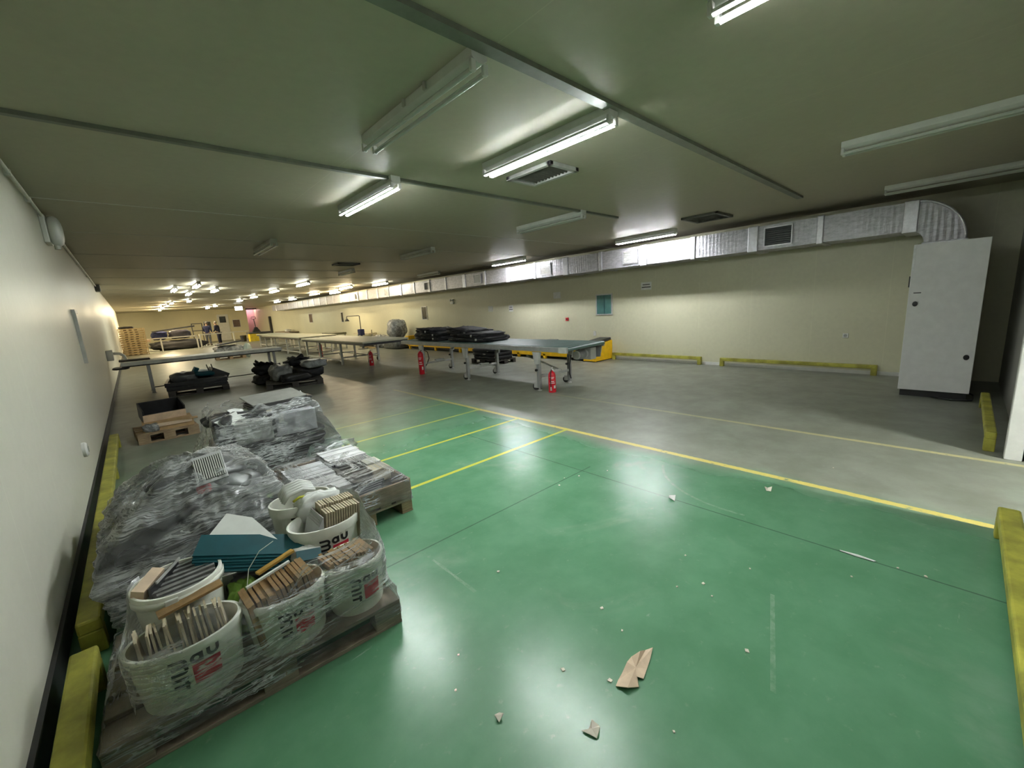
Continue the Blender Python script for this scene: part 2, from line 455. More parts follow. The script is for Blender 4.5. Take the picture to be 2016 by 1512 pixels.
# ================================================================== ROOM SHELL
YH = -4.6                                            # end of the hallway behind the door opening
DX0, DX1, DZ = 4.15, 5.86, 2.5                       # door opening in the end wall
struct(MB().box2((XL - 0.2, YH - 0.2, -0.12), (XR + 0.2, YB + 1.8, 0)).build('floor', M_FLOOR))
struct(MB().box2((XL - 0.2, YH - 0.2, ZC), (XR + 0.2, YB + 1.8, ZC + 0.1)).build('ceiling', M_CEIL))
struct(MB().box2((XL - 0.15, YF - 0.12, 0), (XL, YB + 0.2, ZC)).build('wall_left', M_WALLL))
struct(MB().box2((XR, YF - 0.12, 0), (XR + 0.15, YB + 1.6, ZC)).build('wall_right', M_WALLR))
PX0 = 9.33
struct(MB().box2((XL, YB, 0), (PX0, YB + 0.15, ZC)).build('wall_back', M_WALLB))
b = MB()
b.box2((XL, YF - 0.12, 0), (DX0, YF, ZC)).box2((DX1, YF - 0.12, 0), (XR, YF, ZC)).box2((DX0, YF - 0.12, DZ), (DX1, YF, ZC))
struct(b.build('wall_front', M_WALLD))
b = MB()
b.box2((2.6, YH, 0), (2.7, YF - 0.12, ZC)).box2((8.0, YH, 0), (8.1, YF - 0.12, ZC)).box2((2.6, YH - 0.1, 0), (8.1, YH, ZC))
struct(b.build('wall_hallway', M_WALLB))
# pink lit recess at the far end
b = MB()
b.box2((PX0 - 0.1, YB + 0.15, 0), (PX0, YB + 1.6, ZC)).box2((PX0 - 0.1, YB + 1.5, 0), (XR, YB + 1.6, ZC))
struct(b.build('wall_recess', M_PINK))
struct(MB().box2((PX0, YB + 0.02, 0), (XR, YB + 0.14, 0.62)).build('trim_13', PAINT_W))
b = MB()
b.box2((PX0 - 0.04, YB - 0.05, ZC - 0.16), (XR - 0.02, YB + 0.04, ZC - 0.02))
struct(b.build('trim_12', BLACK))
# ceiling joint strips across the hall
for i, yv in enumerate((1.925, 4.273, 6.757, 8.785, 11.2, 13.6, 16.0, 18.4, 20.8, 23.2, 25.6)):
    wd = 0.085 if i == 0 else 0.05 if i == 1 else 0.012
    x1 = 8.1 if i == 0 else (6.6 if i == 1 else XR)
    struct(MB().box2((XL, yv - wd / 2, ZC - (0.03 if i < 2 else 0.006)), (x1, yv + wd / 2, ZC)).build('trim_%d' % (i + 1), M_BEAM if i < 2 else ENAMEL_D))
# skirting on the right wall, dark skirting on the left wall
struct(MB().box2((XR - 0.02, 0.6, 0), (XR, YB, 0.07)).build('baseboard_right', WHITE))
struct(MB().box2((XL, YF, 0), (XL + 0.02, YB, 0.14)).build('baseboard_left', simple('dark_skirting', (0.03, 0.03, 0.03), 0.6)))
# white door jamb of the opening in the end wall
jb = MB().box2((DX1, YF - 0.14, 0), (DX1 + 0.10, -0.39, DZ + 0.09)).box2((DX0 - 0.09, YF - 0.14, 0), (DX0, YF + 0.02, DZ + 0.09)).box2((DX0, YF - 0.14, DZ), (DX1, YF + 0.02, DZ + 0.09))
struct(jb.build('door_1', WHITE, bevel=0.006))

# ================================================================== CEILING LIGHTS
M_TUBE = emit('lit_tube', (0.93, 1.0, 0.97, 1), TUBE_NEAR, True)
M_TUBE_C = emit('lit_tube_by_door', (0.96, 1.0, 0.97, 1), TUBE_NEAR * 0.45, True)
M_TUBE_D = emit('lit_tube_by_duct', (0.95, 0.97, 1.0, 1), TUBE_DUCT, True)
M_TUBE_F = emit('lit_tube_far', (0.98, 1.0, 0.86, 1), TUBE_FAR)
M_TUBE_W = emit('lit_tube_warm', (1.0, 0.80, 0.50, 1), TUBE_FAR * 3.0)
M_TUBE_Y = emit('lit_tube_end_row', (1.0, 0.80, 0.48, 1), TUBE_FAR * 16.0)
M_TUBE_E = emit('lit_tube_back_row', (1.0, 0.93, 0.74, 1), TUBE_FAR * 6.0)
M_TUBE_H = emit('lit_tube_hallway', (0.97, 1.0, 0.96, 1), TUBE_HALL, True)
M_TUBE_P = emit('lit_tube_pink', (1.0, 0.62, 0.70, 1), 45)

def make_light(label, x, y0, y1, tube, group=None, housing=ENAMEL, zdrop=0.0, simple_=False):
    L = y1 - y0
    t = thing('ceiling_light', label, 'light', (x, (y0 + y1) / 2, ZC - zdrop), 0, group)
    h = MB()
    prof = [(-0.055, 0), (0.055, 0), (0.055, -0.055), (0.022, -0.078), (-0.022, -0.078), (-0.055, -0.055)]
    m = Matrix(((1, 0, 0, 0), (0, 0, 1, 0), (0, 1, 0, 0), (0, 0, 0, 1)))
    h.prism(prof, -L / 2, L / 2, 0, m)
    h.build('housing', housing, t, bevel=0.004)
    for s in (-1, 1):
        tb = MB().path([(s * 0.044, -L / 2 + 0.025, -0.112), (s * 0.044, L / 2 - 0.025, -0.112)], 0.015, 12)
        tb.build('fluorescent_tube', tube, t, smooth='auto')
        for e in (-1, 1):
            c = MB().box((s * 0.044, e * (L / 2 - 0.014), -0.095), (0.036, 0.026, 0.062))
            c.build('tube_holder', housing, t, bevel=0.006)
    return t
off = GLASS_OFF
lt_a = make_light('lit ceiling light directly over the middle of the green floor, below the open ceiling hatch strip', 2.93, 1.92, 3.42, M_TUBE)
lt_a['label'] = 'longest lit twin-tube ceiling light, hung beside the framed ceiling vent'
lt_b = make_light('lit twin-tube ceiling light beyond the dangling unlit one, left of the framed vent', 2.33, 4.2, 5.69, M_TUBE)
lt_c = make_light('lit ceiling light cut off by the top edge of the photo', 2.33, -0.46, 0.97, M_TUBE_C)
lt_d = make_light('lit ceiling light nearest the camera of the two beside the silver duct', 8.93, 4.34, 5.82, M_TUBE_D)
lt_e = make_light('farther of the two lit ceiling lights beside the silver duct', 8.93, 8.95, 10.42, M_TUBE_D)
un_a = make_light('unlit twin-tube ceiling light nearest the camera, its tubes bare and metal clips showing', 1.69, 1.97, 3.43, off, None, ENAMEL)
for yy in (-0.25, 0.02): MB().box((-0.062, yy, -0.02), (0.014, 0.03, 0.05)).build('mounting_clip', ENAMEL_D, un_a)
un_b = make_light('unlit ceiling light at the right edge of the photo, above the white cabinet', 5.62, -0.45, 1.0, off, None, ENAMEL)
un_c = make_light('unlit white ceiling light between the framed vent and the silver duct', 5.58, 4.22, 5.72, off, None, WHITE)
un_d = make_light('unlit ceiling light close to the ceiling corner above the duct elbow', 8.66, -0.4, 0.98, off, None, ENAMEL)
un_e = make_light('small unlit ceiling light left of centre, beyond the two bright lights', 2.15, 8.42, 9.8, off, None, ENAMEL_D)
un_f = make_light('small unlit ceiling light right of centre, above the two heaps of black bags', 5.36, 8.3, 9.75, off, None, ENAMEL_D)
un_g = make_light('distant unlit ceiling light just behind the flat ceiling vent', 5.38, 12.9, 14.0, off, None, ENAMEL_D)
un_h = make_light('distant unlit ceiling light close to the silver duct', 8.7, 13.2, 14.7, off, None, ENAMEL_D)
far = [(2.0, 18.3, M_TUBE_F, 'l'), (1.5, 20.2, M_TUBE_F, 'l'), (2.85, 20.9, M_TUBE_F, 'l'), (2.15, 22.7, M_TUBE_F, 'l'), (2.75, 29.4, M_TUBE_F, 'l'), (2.1, 31.4, M_TUBE_W, 'l'),
       (2.1, 35.0, M_TUBE_W, 'l'), (2.0, 38.4, M_TUBE_Y, 'l'), (2.1, 43.8, M_TUBE_Y, 'l'),
       (5.4, 18.0, M_TUBE_F, 'c'), (5.3, 22.0, M_TUBE_F, 'c'), (5.4, 26.8, M_TUBE_F, 'c'), (5.4, 30.8, M_TUBE_F, 'c'), (5.1, 38.3, M_TUBE_F, 'c'), (5.1, 42.5, M_TUBE_E, 'c'),
       (8.75, 18.2, M_TUBE_F, 'r'), (8.0, 20.3, M_TUBE_W, 'r'), (8.85, 24.1, M_TUBE_W, 'r'), (8.1, 25.2, M_TUBE_W, 'r'), (8.5, 31.0, M_TUBE_F, 'r'), (8.4, 34.5, M_TUBE_F, 'r')]
FL = {'l': ('distant lit ceiling light in the row over the pallet stack and railings', 'distant lit lights over the left row'),
      'c': ('distant lit ceiling light in the middle row of the far hall', 'distant lit lights in the middle row'),
      'r': ('distant lit ceiling light in the row running along the silver duct', 'distant lit lights along the duct')}
for x, yv, mt, k in far:
    make_light(FL[k][0], x, yv - 0.72, yv + 0.72, mt, FL[k][1])
make_light('lit ceiling light in the hallway behind the door opening', 4.40, -4.0, -2.5, M_TUBE_H)
make_light('ceiling light inside the pink recess at the far end of the hall', 9.85, YB + 0.45, YB + 1.35, M_TUBE_P)
# lit exit sign box
t = thing('exit_sign', 'white lit sign box hanging from the ceiling far down the hall', 'sign', (6.55, 38.3, 2.62))
MB().box((0, 0, 0.16), (0.50, 0.08, 0.30)).build('sign_box', emit('sign_glow', (0.95, 1.0, 1.0, 1), 3.0), t, bevel=0.01)
for s in (-1, 1): MB().tube((s * 0.18, 0, 0.31), (s * 0.18, 0, ZC - 2.62), 0.006, 6).build('hanger', STEEL, t)

# ================================================================== CEILING VENTS
def vent(label, x, y, w, d, louver=False, z=ZC, frame=STEEL_L, dark=VENT_D):
    t = thing('ceiling_vent', label, 'vent', (x, y, z))
    f = MB(); fw = 0.05
    f.box((0, -d / 2 + fw / 2, -0.02), (w, fw, 0.04)).box((0, d / 2 - fw / 2, -0.02), (w, fw, 0.04))
    f.box((-w / 2 + fw / 2, 0, -0.02), (fw, d, 0.04)).box((w / 2 - fw / 2, 0, -0.02), (fw, d, 0.04))
    f.build('vent_frame', frame, t, bevel=0.004)
    g = MB().box((0, 0, -0.006), (w - 0.08, d - 0.08, 0.006))
    n = int((d - 0.1) / 0.05)
    for i in range(n): g.box((0, -d / 2 + 0.07 + i * 0.05, -0.017), (w - 0.09, 0.006, 0.018), (0.6, 0, 0))
    g.build('vent_grille', dark, t)
    return t
vent('square ceiling vent with a pale frame behind the longest lit light', 3.62, 3.3, 0.46, 0.66)
vent('dark square ceiling vent near the silver duct', 8.25, 3.42, 0.72, 0.66, frame=VENT_D)
vent('small dark ceiling vent far down the middle of the ceiling', 4.72, 11.75, 0.62, 0.46, frame=VENT_D)

# ================================================================== AIR DUCT AND CABINET
DXF, DXB, DZ0, DZ1 = 9.45, 10.16, 2.50, 2.94
duct = thing('air_duct', 'long silver foil-wrapped air duct along the top of the right wall', 'duct', (0, 0, 0))
yy = 0.72; k = 0
cuts = [0.72, 1.9, 3.0, 4.2, 5.4, 6.65, 7.85]
while cuts[-1] < 40.5: cuts.append(cuts[-1] + 1.22)
first_sec = None; band0 = None
for i in range(len(cuts) - 1):
    a, c = cuts[i], cuts[i + 1]
    s = MB(); n = 8
    z0, z1 = DZ0, DZ1
    # slightly bulging insulation between the joints
    ring = []
    for q in range(n + 1):
        f = q / n; bul = 0.012 * math.sin(PI * f) + 0.004 * mnoise.noise(Vector((i * 3.1, f * 4, 0)))
        sag = 0.018 * math.sin(PI * f) * (0.5 + 0.5 * mnoise.noise(Vector((i * 1.7, 5, 2))))
        y_ = a + (c - a) * f
        ring.append([(DXF - bul, y_, z0 - sag), (DXB, y_, z0 - sag), (DXB, y_, z1 + bul * 0.6), (DXF - bul, y_, z1 + bul * 0.6)])
    V = [p for r_ in ring for p in r_]
    F = [(q * 4 + j, q * 4 + (j + 1) % 4, q * 4 + 4 + (j + 1) % 4, q * 4 + 4 + j) for q in range(n) for j in range(4)] + [(3, 2, 1, 0), tuple(n * 4 + j for j in range(4))]
    s.add(V, F); s.build('duct_section', M_DUCT, duct, smooth='auto')
    bw = 0.05 if i % 2 else 0.09
    bnd = MB().box2((DXF - 0.028, a - bw, z0 - 0.028), (DXB + 0.02, a + bw, z1 + 0.022))
    bnd.build('joint_band', M_TAPE, duct, bevel=0.012)
MB().box2((DXF + 0.02, cuts[-1], DZ0 + 0.02), (DXB - 0.02, cuts[-1] + 0.03, DZ1 - 0.02)).build('end_cap', STEEL, duct)
def grille(y, w, h, dark=True):
    f = MB(); x = DXF - 0.035; zc = (DZ0 + DZ1) / 2
    for (yy, zz, dy, dz) in ((y - w / 2, zc, 0.022, h), (y + w / 2, zc, 0.022, h), (y, zc - h / 2, w + 0.022, 0.022), (y, zc + h / 2, w + 0.022, 0.022)):
        f.box((x, yy, zz), (0.02, dy, dz))
    g = f.build('grille_frame', M_TAPE, duct)
    s = MB().box((x + 0.012, y, zc), (0.008, w - 0.02, h - 0.02))
    n = 9
    for i in range(n): s.box((x + 0.004, y, zc - h / 2 + h * (i + 0.5) / n), (0.02, w - 0.03, 0.008), (0, 0.6, 0))
    s.build('louvres', GRILLE if dark else STEEL_L, g)  # pale louvres carry the lamplight of the lit grilles in their colour
grille(2.56, 0.46, 0.34, True)
for yv, dk in ((5.75, False), (8.6, False), (11.9, False), (15.3, True), (19.0, False), (22.6, True)): grille(yv, 0.40, 0.30, dk)
# elbow turning down into the cabinet
el = MB(); cy, cz, ri, ro = 0.74, 2.30, 0.20, 0.66
n = 16; V = []; F = []
for i in range(n + 1):
    a = PI / 2 + (PI / 2) * i / n
    for x in (DXF, DXB):
        V.append((x, cy + ro * math.cos(a), cz + ro * math.sin(a)))
        V.append((x, cy + ri * math.cos(a), cz + ri * math.sin(a)))
for i in range(n):
    b0 = i * 4
    F += [(b0, b0 + 1, b0 + 5, b0 + 4), (b0 + 2, b0 + 6, b0 + 7, b0 + 3), (b0, b0 + 4, b0 + 6, b0 + 2), (b0 + 1, b0 + 3, b0 + 7, b0 + 5)]
F += [(0, 2, 3, 1), (n * 4, n * 4 + 1, n * 4 + 3, n * 4 + 2)]
el.add(V, F)
el.build('elbow', M_DUCT, duct, smooth='auto')
rim = MB(); pts = []
for i in range(n + 1):
    a = PI / 2 + (PI / 2) * i / n
    pts.append((DXF - 0.004, cy + (ro - 0.01) * math.cos(a), cz + (ro - 0.01) * math.sin(a)))
rim.path(pts, 0.018, 8); rim.build('elbow_seam', M_TAPE, duct, smooth=True)
MB().box2((DXF - 0.02, cy - ro - 0.02, 2.225), (DXB + 0.02, cy - ri + 0.02, cz)).build('collar', M_TAPE, duct, bevel=0.01)

cab = thing('air_handling_cabinet', 'tall white metal cabinet standing under the duct elbow in the corner', 'cabinet', (8.5, 0.205, 0))
MB().box2((0.02, -0.36, 0.10), (1.7, 0.365, 2.215)).build('cabinet_body', CAB, cab, bevel=0.006)
MB().box2((-0.015, -0.367, 0.105), (0.018, 0.372, 2.22)).build('front_panel', CAB, cab, bevel=0.005)
MB().box2((0.05, -0.345, 0.0), (1.65, 0.35, 0.10)).build('plinth', BLACK, cab)
MB().box2((-0.03, 0.345, 1.86), (-0.016, 0.37, 2.215)).build('bright_strip', simple('bright_white', (0.8, 0.8, 0.8), 0.4), cab)
for yv, zv in ((0.29, 1.38), (-0.29, 0.62)):
    MB().lathe([(0.0, 0), (0.018, 0), (0.03, 0.006), (0.03, 0.016), (0, 0.016)], n=16, sx=1.25).build('lock', BLACK, cab, smooth='auto').matrix_local = Matrix.Translation((-0.032, yv, zv)) @ Matrix.Rotation(PI / 2, 4, 'Y')
MB().box2((-0.02, 0.24, 1.53), (-0.0155, 0.32, 1.545)).build('scuff', DARK, cab)
MB().box2((0.2, 0.366, 1.62), (0.3, 0.40, 1.78)).build('hinge', BLACK, cab)
hs = MB().path([(0.35, -0.36, 0.05), (0.30, -0.42, 0.03), (-0.02, -0.40, 0.02), (-0.1, -0.2, 0.016), (0.02, 0.0, 0.016)], 0.012, 8)
hs.build('hose', RUBBER, cab, smooth=True)

# ================================================================== GUARD RAILS
def rail(label, p, q, h=0.2, w=0.09, mat=YEL_OLD, posts=2, thk=0.075):
    p = Vector(p); q = Vector(q); d = (q - p).normalized(); L = (q - p).length
    t = thing('guard_rail', label, 'guard rail', p, math.atan2(d.y, d.x))
    MB().box2((0, -w / 2, h - thk), (L, w / 2, h)).build('top_rail', mat, t, bevel=0.012)
    for i in range(posts):
        x = (L - 0.09) * i / max(1, posts - 1)
        MB().box2((x, -w / 2, 0), (x + 0.09, w / 2, h - thk + 0.005)).build('post', mat, t, bevel=0.008)
    return t
rail('low yellow guard rail on the right wall, the one nearer the white cabinet', (10.2, 1.0, 0), (10.2, 3.83, 0), 0.2, 0.08)
rail('low yellow guard rail on the right wall behind the end of the yellow conveyor', (10.2, 4.27, 0), (10.2, 6.82, 0), 0.2, 0.08)
rail('low yellow guard rail along the left wall nearest the camera', (-0.42, 0.2, 0), (-0.42, 2.72, 0), 0.2, 0.1, YEL_OLD, 3)
rail('low yellow guard rail along the left wall beside the wrapped pallets', (-0.42, 2.98, 0), (-0.42, 8.3, 0), 0.2, 0.1, YEL_OLD, 4)
rail('yellow guard rail on the end wall at the right edge of the photo', (4.05, -0.33, 0), (1.6, -0.33, 0), 0.2, 0.1, YEL_OLD, 2)
rail('yellow guard rail on the end wall between door jamb and white cabinet', (6.05, -0.30, 0), (8.2, -0.30, 0), 0.2, 0.08, YEL_OLD, 2)

# ================================================================== RIGHT WALL FITTINGS
def wall_window(n, y0, y1, z0, z1, glass, frame=STEEL_L, x=XR):
    f = MB(); d = 0.03; fw = 0.035; X0, X1 = x - 0.025, x + 0.002
    f.box2((X0, y0 - fw, z0 - fw), (X1, y0, z1 + fw)).box2((X0, y1, z0 - fw), (X1, y1 + fw, z1 + fw))
    f.box2((X0, y0, z0 - fw), (X1, y1, z0)).box2((X0, y0, z1), (X1, y1, z1 + fw))
    o = struct(f.build('window_%d' % n, frame, bevel=0.004))
    MB().box2((x - 0.012, y0, z0), (x - 0.002, y1, z1)).build('window_pane', glass, o)
    return o
wn = wall_window(1, 6.90, 7.40, 1.31, 1.85, TEAL_W)
MB().box2((XR - 0.02, 7.13, 1.31), (XR - 0.01, 7.15, 1.85)).build('window_bar', simple('teal_dark', (0.02, 0.10, 0.11), 0.4), wn)
wall_window(2, 16.95, 17.36, 1.34, 1.89, WIN_D)
wall_window(3, 27.15, 27.5, 1.34, 1.93, WIN_D)
wall_window(4, 33.25, 34.0, 1.38, 2.0, WIN_B)
def paper(label, y0, y1, z0, z1, lines=True):
    t = thing('paper_sign', label, 'sign', (XR - 0.004, (y0 + y1) / 2, (z0 + z1) / 2))
    W, H = y1 - y0, z1 - z0
    MB().box((0, 0, 0), (0.004, W, H)).build('sheet', PAPER, t)
    if lines:
        m = MB().box((-0.003, 0, H * 0.18), (0.002, W * 0.7, H * 0.13)).box((-0.003, 0, -H * 0.15), (0.002, W * 0.86, H * 0.15))
        m.build('print_lines', simple('grey_print', (0.12, 0.12, 0.11), 0.6), t)
    return t
paper('white paper sign with two dark lines, right of the teal wall window', 5.66, 5.96, 1.91, 2.11)
paper('white paper sign high on the wall, left of the teal window', 8.8, 9.1, 1.85, 2.05, False)
paper('small white paper sign above the right end of the black bag heap', 11.06, 11.28, 1.5, 1.73)
paper('small white paper sign farthest left of the sheets on the right wall', 12.18, 12.46, 1.54, 1.74, False)
t = thing('alarm_box', 'small red alarm button on the right wall, left of the teal window', 'alarm', (XR - 0.02, 8.55, 1.18))
MB().box((0, 0, 0), (0.04, 0.10, 0.10)).build('box', RED, t, bevel=0.006)
MB().tube((-0.02, 0, 0), (-0.032, 0, 0), 0.022, 12).build('button', BLACK, t)
t = thing('wall_switch', 'white wall switch below the teal window', 'switch', (XR - 0.012, 7.5, 0.74))
MB().box((0, 0, 0), (0.024, 0.085, 0.14)).build('plate', WHITE, t, bevel=0.005)
MB().box((-0.014, 0, 0), (0.008, 0.035, 0.05)).build('rocker', WHITE, t)
t = thing('wall_socket', 'white wall socket on the bare right wall near the cabinet', 'socket', (XR - 0.012, 1.53, 0.74))
MB().box((0, 0, 0), (0.024, 0.09, 0.09)).build('plate', WHITE, t, bevel=0.005)
MB().tube((-0.01, 0, 0), (-0.016, 0, 0), 0.028, 16).build('inset', simple('socket_grey', (0.35, 0.35, 0.33), 0.5), t)
t = thing('emergency_light', 'small twin-head emergency light high on the right wall', 'light', (XR - 0.04, 14.8, 2.04))
MB().box((0, 0, -0.06), (0.06, 0.2, 0.10)).build('case', WHITE, t, bevel=0.005)
for s in (-1, 1): MB().lump((-0.02, s * 0.07, 0.05), (0.07, 0.09, 0.09), 0, nu=12, nv=8).build('lamp_head', PAPER, t, smooth=True)

# ================================================================== BACK WALL
def back_win(n, x0, x1, z0, z1, glass):
    o = struct(MB().box2((x0 - 0.04, YB - 0.02, z0 - 0.04), (x1 + 0.04, YB, z1 + 0.04)).build('window_%d' % n, STEEL_L))
    MB().box2((x0, YB - 0.03, z0), (x1, YB - 0.015, z1)).build('window_pane', glass, o)
back_win(5, 5.55, 6.1, 1.2, 1.95, WIN_D)
back_win(6, 8.0, 8.6, 1.28, 1.98, WIN_B)
dr = struct(MB().box2((6.7, YB - 0.06, 0.0), (7.66, YB, 2.6)).build('door_2', WHITE, bevel=0.01))
MB().box2((6.88, YB - 0.075, 1.78), (7.42, YB - 0.055, 2.4)).build('door_window', WIN_D, dr)
struct(MB().box2((7.66, YB - 0.03, 0.72), (9.3, YB, 0.82)).build('trim_14', PAINT_W))
t = thing('dark_post', 'dark upright post against the pink-lit right wall at the far end', 'post', (10.2, 45.6, 0))
MB().box2((-0.1, -0.16, 0.02), (0.08, 0.16, 2.1)).build('post_body', BLACK, t, bevel=0.01)
MB().box2((-0.14, -0.22, 0), (0.09, 0.22, 0.02)).build('foot_plate', BLACK, t)

# ================================================================== LEFT WALL FITTINGS
t = thing('wall_light', 'white rounded bulkhead box high on the left wall, by the conduit', 'light', (XL, 7.55, 2.92))
MB().box2((0, -0.16, -0.16), (0.05, 0.16, 0.16)).build('back_plate', ENAMEL, t, bevel=0.01)
MB().lump((0.10, 0, -0.01), (0.14, 0.30, 0.34), 0.02, nu=20, nv=12, pw=0.75).build('cover', ENAMEL, t, smooth=True)
MB().tube((0.09, 0, -0.17), (0.09, 0, -0.22), 0.03, 12).build('gland', ENAMEL_D, t)
t = thing('cable_conduit', 'thin pale cable conduit along the top of the left wall', 'conduit', (XL, 0, ZC - 0.06))
MB().tube((0.03, 0.0, 0), (0.03, 7.4, 0), 0.016, 10).build('near_run', PAINT_W, t, smooth='auto')
MB().tube((0.03, 7.7, 0), (0.03, 18.2, 0), 0.016, 10).build('far_run', PAINT_W, t, smooth='auto')
for yv in (5.6, 6.6, 9.8, 12.2, 15): MB().box((0.022, yv, 0), (0.044, 0.05, 0.05)).build('saddle_clip', ENAMEL, t)
t = thing('conduit_box', 'dark junction box where the conduit ends on the left wall', 'junction box', (XL + 0.06, 18.4, ZC - 0.12))
MB().box((0, 0, 0), (0.12, 0.4, 0.2)).build('box', DARK, t, bevel=0.01)
MB().box((0.063, 0, 0), (0.006, 0.34, 0.15)).build('lid', MOULD, t)
t = thing('wall_socket', 'round white wall socket low on the left wall above the yellow rail', 'socket', (XL, 5.95, 0.52), (0, PI / 2, 0))
MB().lathe([(0, 0), (0.075, 0), (0.075, 0.025), (0.06, 0.04), (0, 0.042)], n=24).build('plate', WHITE, t, smooth='auto')
MB().lathe([(0.0, 0.043), (0.03, 0.043), (0.03, 0.046), (0, 0.046)], n=16).build('inset', ENAMEL_D, t)
for k, (yv, z0, z1) in enumerate(((8.6, 1.25, 2.0),)):
    t = thing('wall_bracket', 'thin grey upright bar fixed to the shiny left wall', 'bracket', (XL + 0.02, yv, 0))
    MB().box2((-0.02, -0.05, z0), (0.02, 0.05, z1)).build('bar', STEEL_L, t)
    MB().box2((-0.018, -0.09, z1 - 0.03), (0.018, 0.35, z1 + 0.02)).build('arm', STEEL_L, t)

# ================================================================== BELT CONVEYOR (foreground right)
cv = thing('belt_conveyor', 'long grey-legged conveyor table with a green belt and a motor at its near end', 'conveyor', (6.38, 8.0, 0))
Y0, Y1, XA, XB, ZT = -3.12, 3.1, -0.58, 0.62, 0.90
fr = MB()
for x in (XA, XB): fr.box2((x - 0.025, Y0, ZT - 0.105), (x + 0.025, Y1, ZT - 0.012))
fr.build('side_rail', STEEL, cv, bevel=0.006)
MB().box2((XA + 0.02, Y0 - 0.02, ZT - 0.05), (XB - 0.02, Y1, ZT)).build('belt', BELT, cv, bevel=0.012)
MB().tube((XA + 0.03, Y0 - 0.01, ZT - 0.055), (XB - 0.03, Y0 - 0.01, ZT - 0.035), 0.033, 20).build('end_roller', BELT, cv, smooth='auto')
MB().box2((XA - 0.03, Y0 - 0.03, ZT - 0.115), (XA + 0.03, Y0 + 0.16, ZT - 0.01)).build('end_plate', STEEL_L, cv, bevel=0.006)
cb_ = MB()
for yv in (-2.9, -1.4, 0.0, 1.4, 2.9): cb_.box2((XA, yv - 0.03, ZT - 0.11), (XB, yv + 0.03, ZT - 0.06))
cb_.build('cross_beam', STEEL, cv)
for yv in (-2.36, 0.02, 2.05):
    for x, s in ((XA + 0.06, -1), (XB - 0.2, 1)):
        l = MB().box2((x - 0.035, yv - 0.035, 0.05), (x + 0.035, yv + 0.035, ZT - 0.3))
        lo = l.build('leg', STEEL, cv, bevel=0.006)
        MB().prism([(-0.10, 0), (0.10, 0), (0.045, -0.24), (-0.045, -0.24)], -0.03, 0.03, 0, Matrix.Translation((x - 0.045 if s < 0 else x + 0.045, yv, ZT - 0.12)) @ Matrix(((0, 0, 1, 0), (1, 0, 0, 0), (0, 1, 0, 0), (0, 0, 0, 1)))).build('bracket', STEEL_L, lo, bevel=0.004)
        MB().tube((x, yv, 0.0), (x, yv, 0.012), 0.045, 16).tube((x, yv, 0.01), (x, yv, 0.07), 0.012, 8).build('levelling_foot', STEEL_L, lo, smooth='auto')
        MB().tube((x - 0.05, yv + 0.01, 0.42), (x - 0.085, yv + 0.01, 0.42), 0.025, 10).build('clamp_knob', BLACK, lo, smooth='auto')
        wy = yv + 0.11
        MB().tube((x - 0.018, wy, 0.065), (x + 0.018, wy, 0.065), 0.065, 20).build('wheel', RUBBER, lo, smooth='auto')
        MB().box2((x - 0.03, yv + 0.02, 0.05), (x - 0.022, wy + 0.02, 0.15)).box2((x + 0.022, yv + 0.02, 0.05), (x + 0.03, wy + 0.02, 0.15)).build('wheel_fork', STEEL_L, lo)
    MB().bar((XA + 0.06, yv, 0.28), (XB - 0.2, yv, 0.28), 0.04, 0.05).build('stretcher', STEEL_L, cv, bevel=0.004)
    MB().box((0.0, yv + 0.03, 0.325), (0.26, 0.10, 0.03)).build('paper_scrap', PAPER, cv)
for (ya, yb_) in ((-2.36, -1.5),):
    MB().bar((XB - 0.5, ya + 0.05, 0.34), (XB - 0.62, yb_, 0.6), 0.03, 0.03).build('diagonal_brace', STEEL_L, cv)
mo = MB().tube((0.36, Y0 + 0.28, ZT - 0.24), (0.05, Y0 + 0.28, ZT - 0.24), 0.085, 24)
mo = mo.build('drive_motor', STEEL_L, cv, smooth='auto')
fn = MB()
for i in range(7): fn.tube((0.10 + i * 0.03, Y0 + 0.28, ZT - 0.24), (0.108 + i * 0.03, Y0 + 0.28, ZT - 0.24), 0.096, 24)
fn.build('cooling_fins', STEEL, mo, smooth='auto')
MB().box2((0.36, Y0 + 0.14, ZT - 0.36), (0.54, Y0 + 0.42, ZT - 0.12)).build('gearbox', STEEL_L, mo, bevel=0.01)
MB().prism([(-0.16, 0.1), (0.24, 0.1), (0.2, -0.1), (0.06, -0.22), (-0.1, -0.2)], -0.012, 0.012, 0, Matrix.Translation((XB + 0.03, Y0 + 0.22, ZT - 0.13)) @ Matrix(((0, 0, 1, 0), (1, 0, 0, 0), (0, 1, 0, 0), (0, 0, 0, 1)))).build('motor_plate', STEEL, cv)
MB().path([(XB - 0.2, Y0 + 0.70, ZT - 0.3), (XB - 0.28, Y0 + 0.68, 0.4), (XB - 0.26, Y0 + 0.7, 0.2), (XB - 0.2, Y0 + 0.72, 0.1)], 0.012, 8).build('cable', RUBBER, cv, smooth=True)

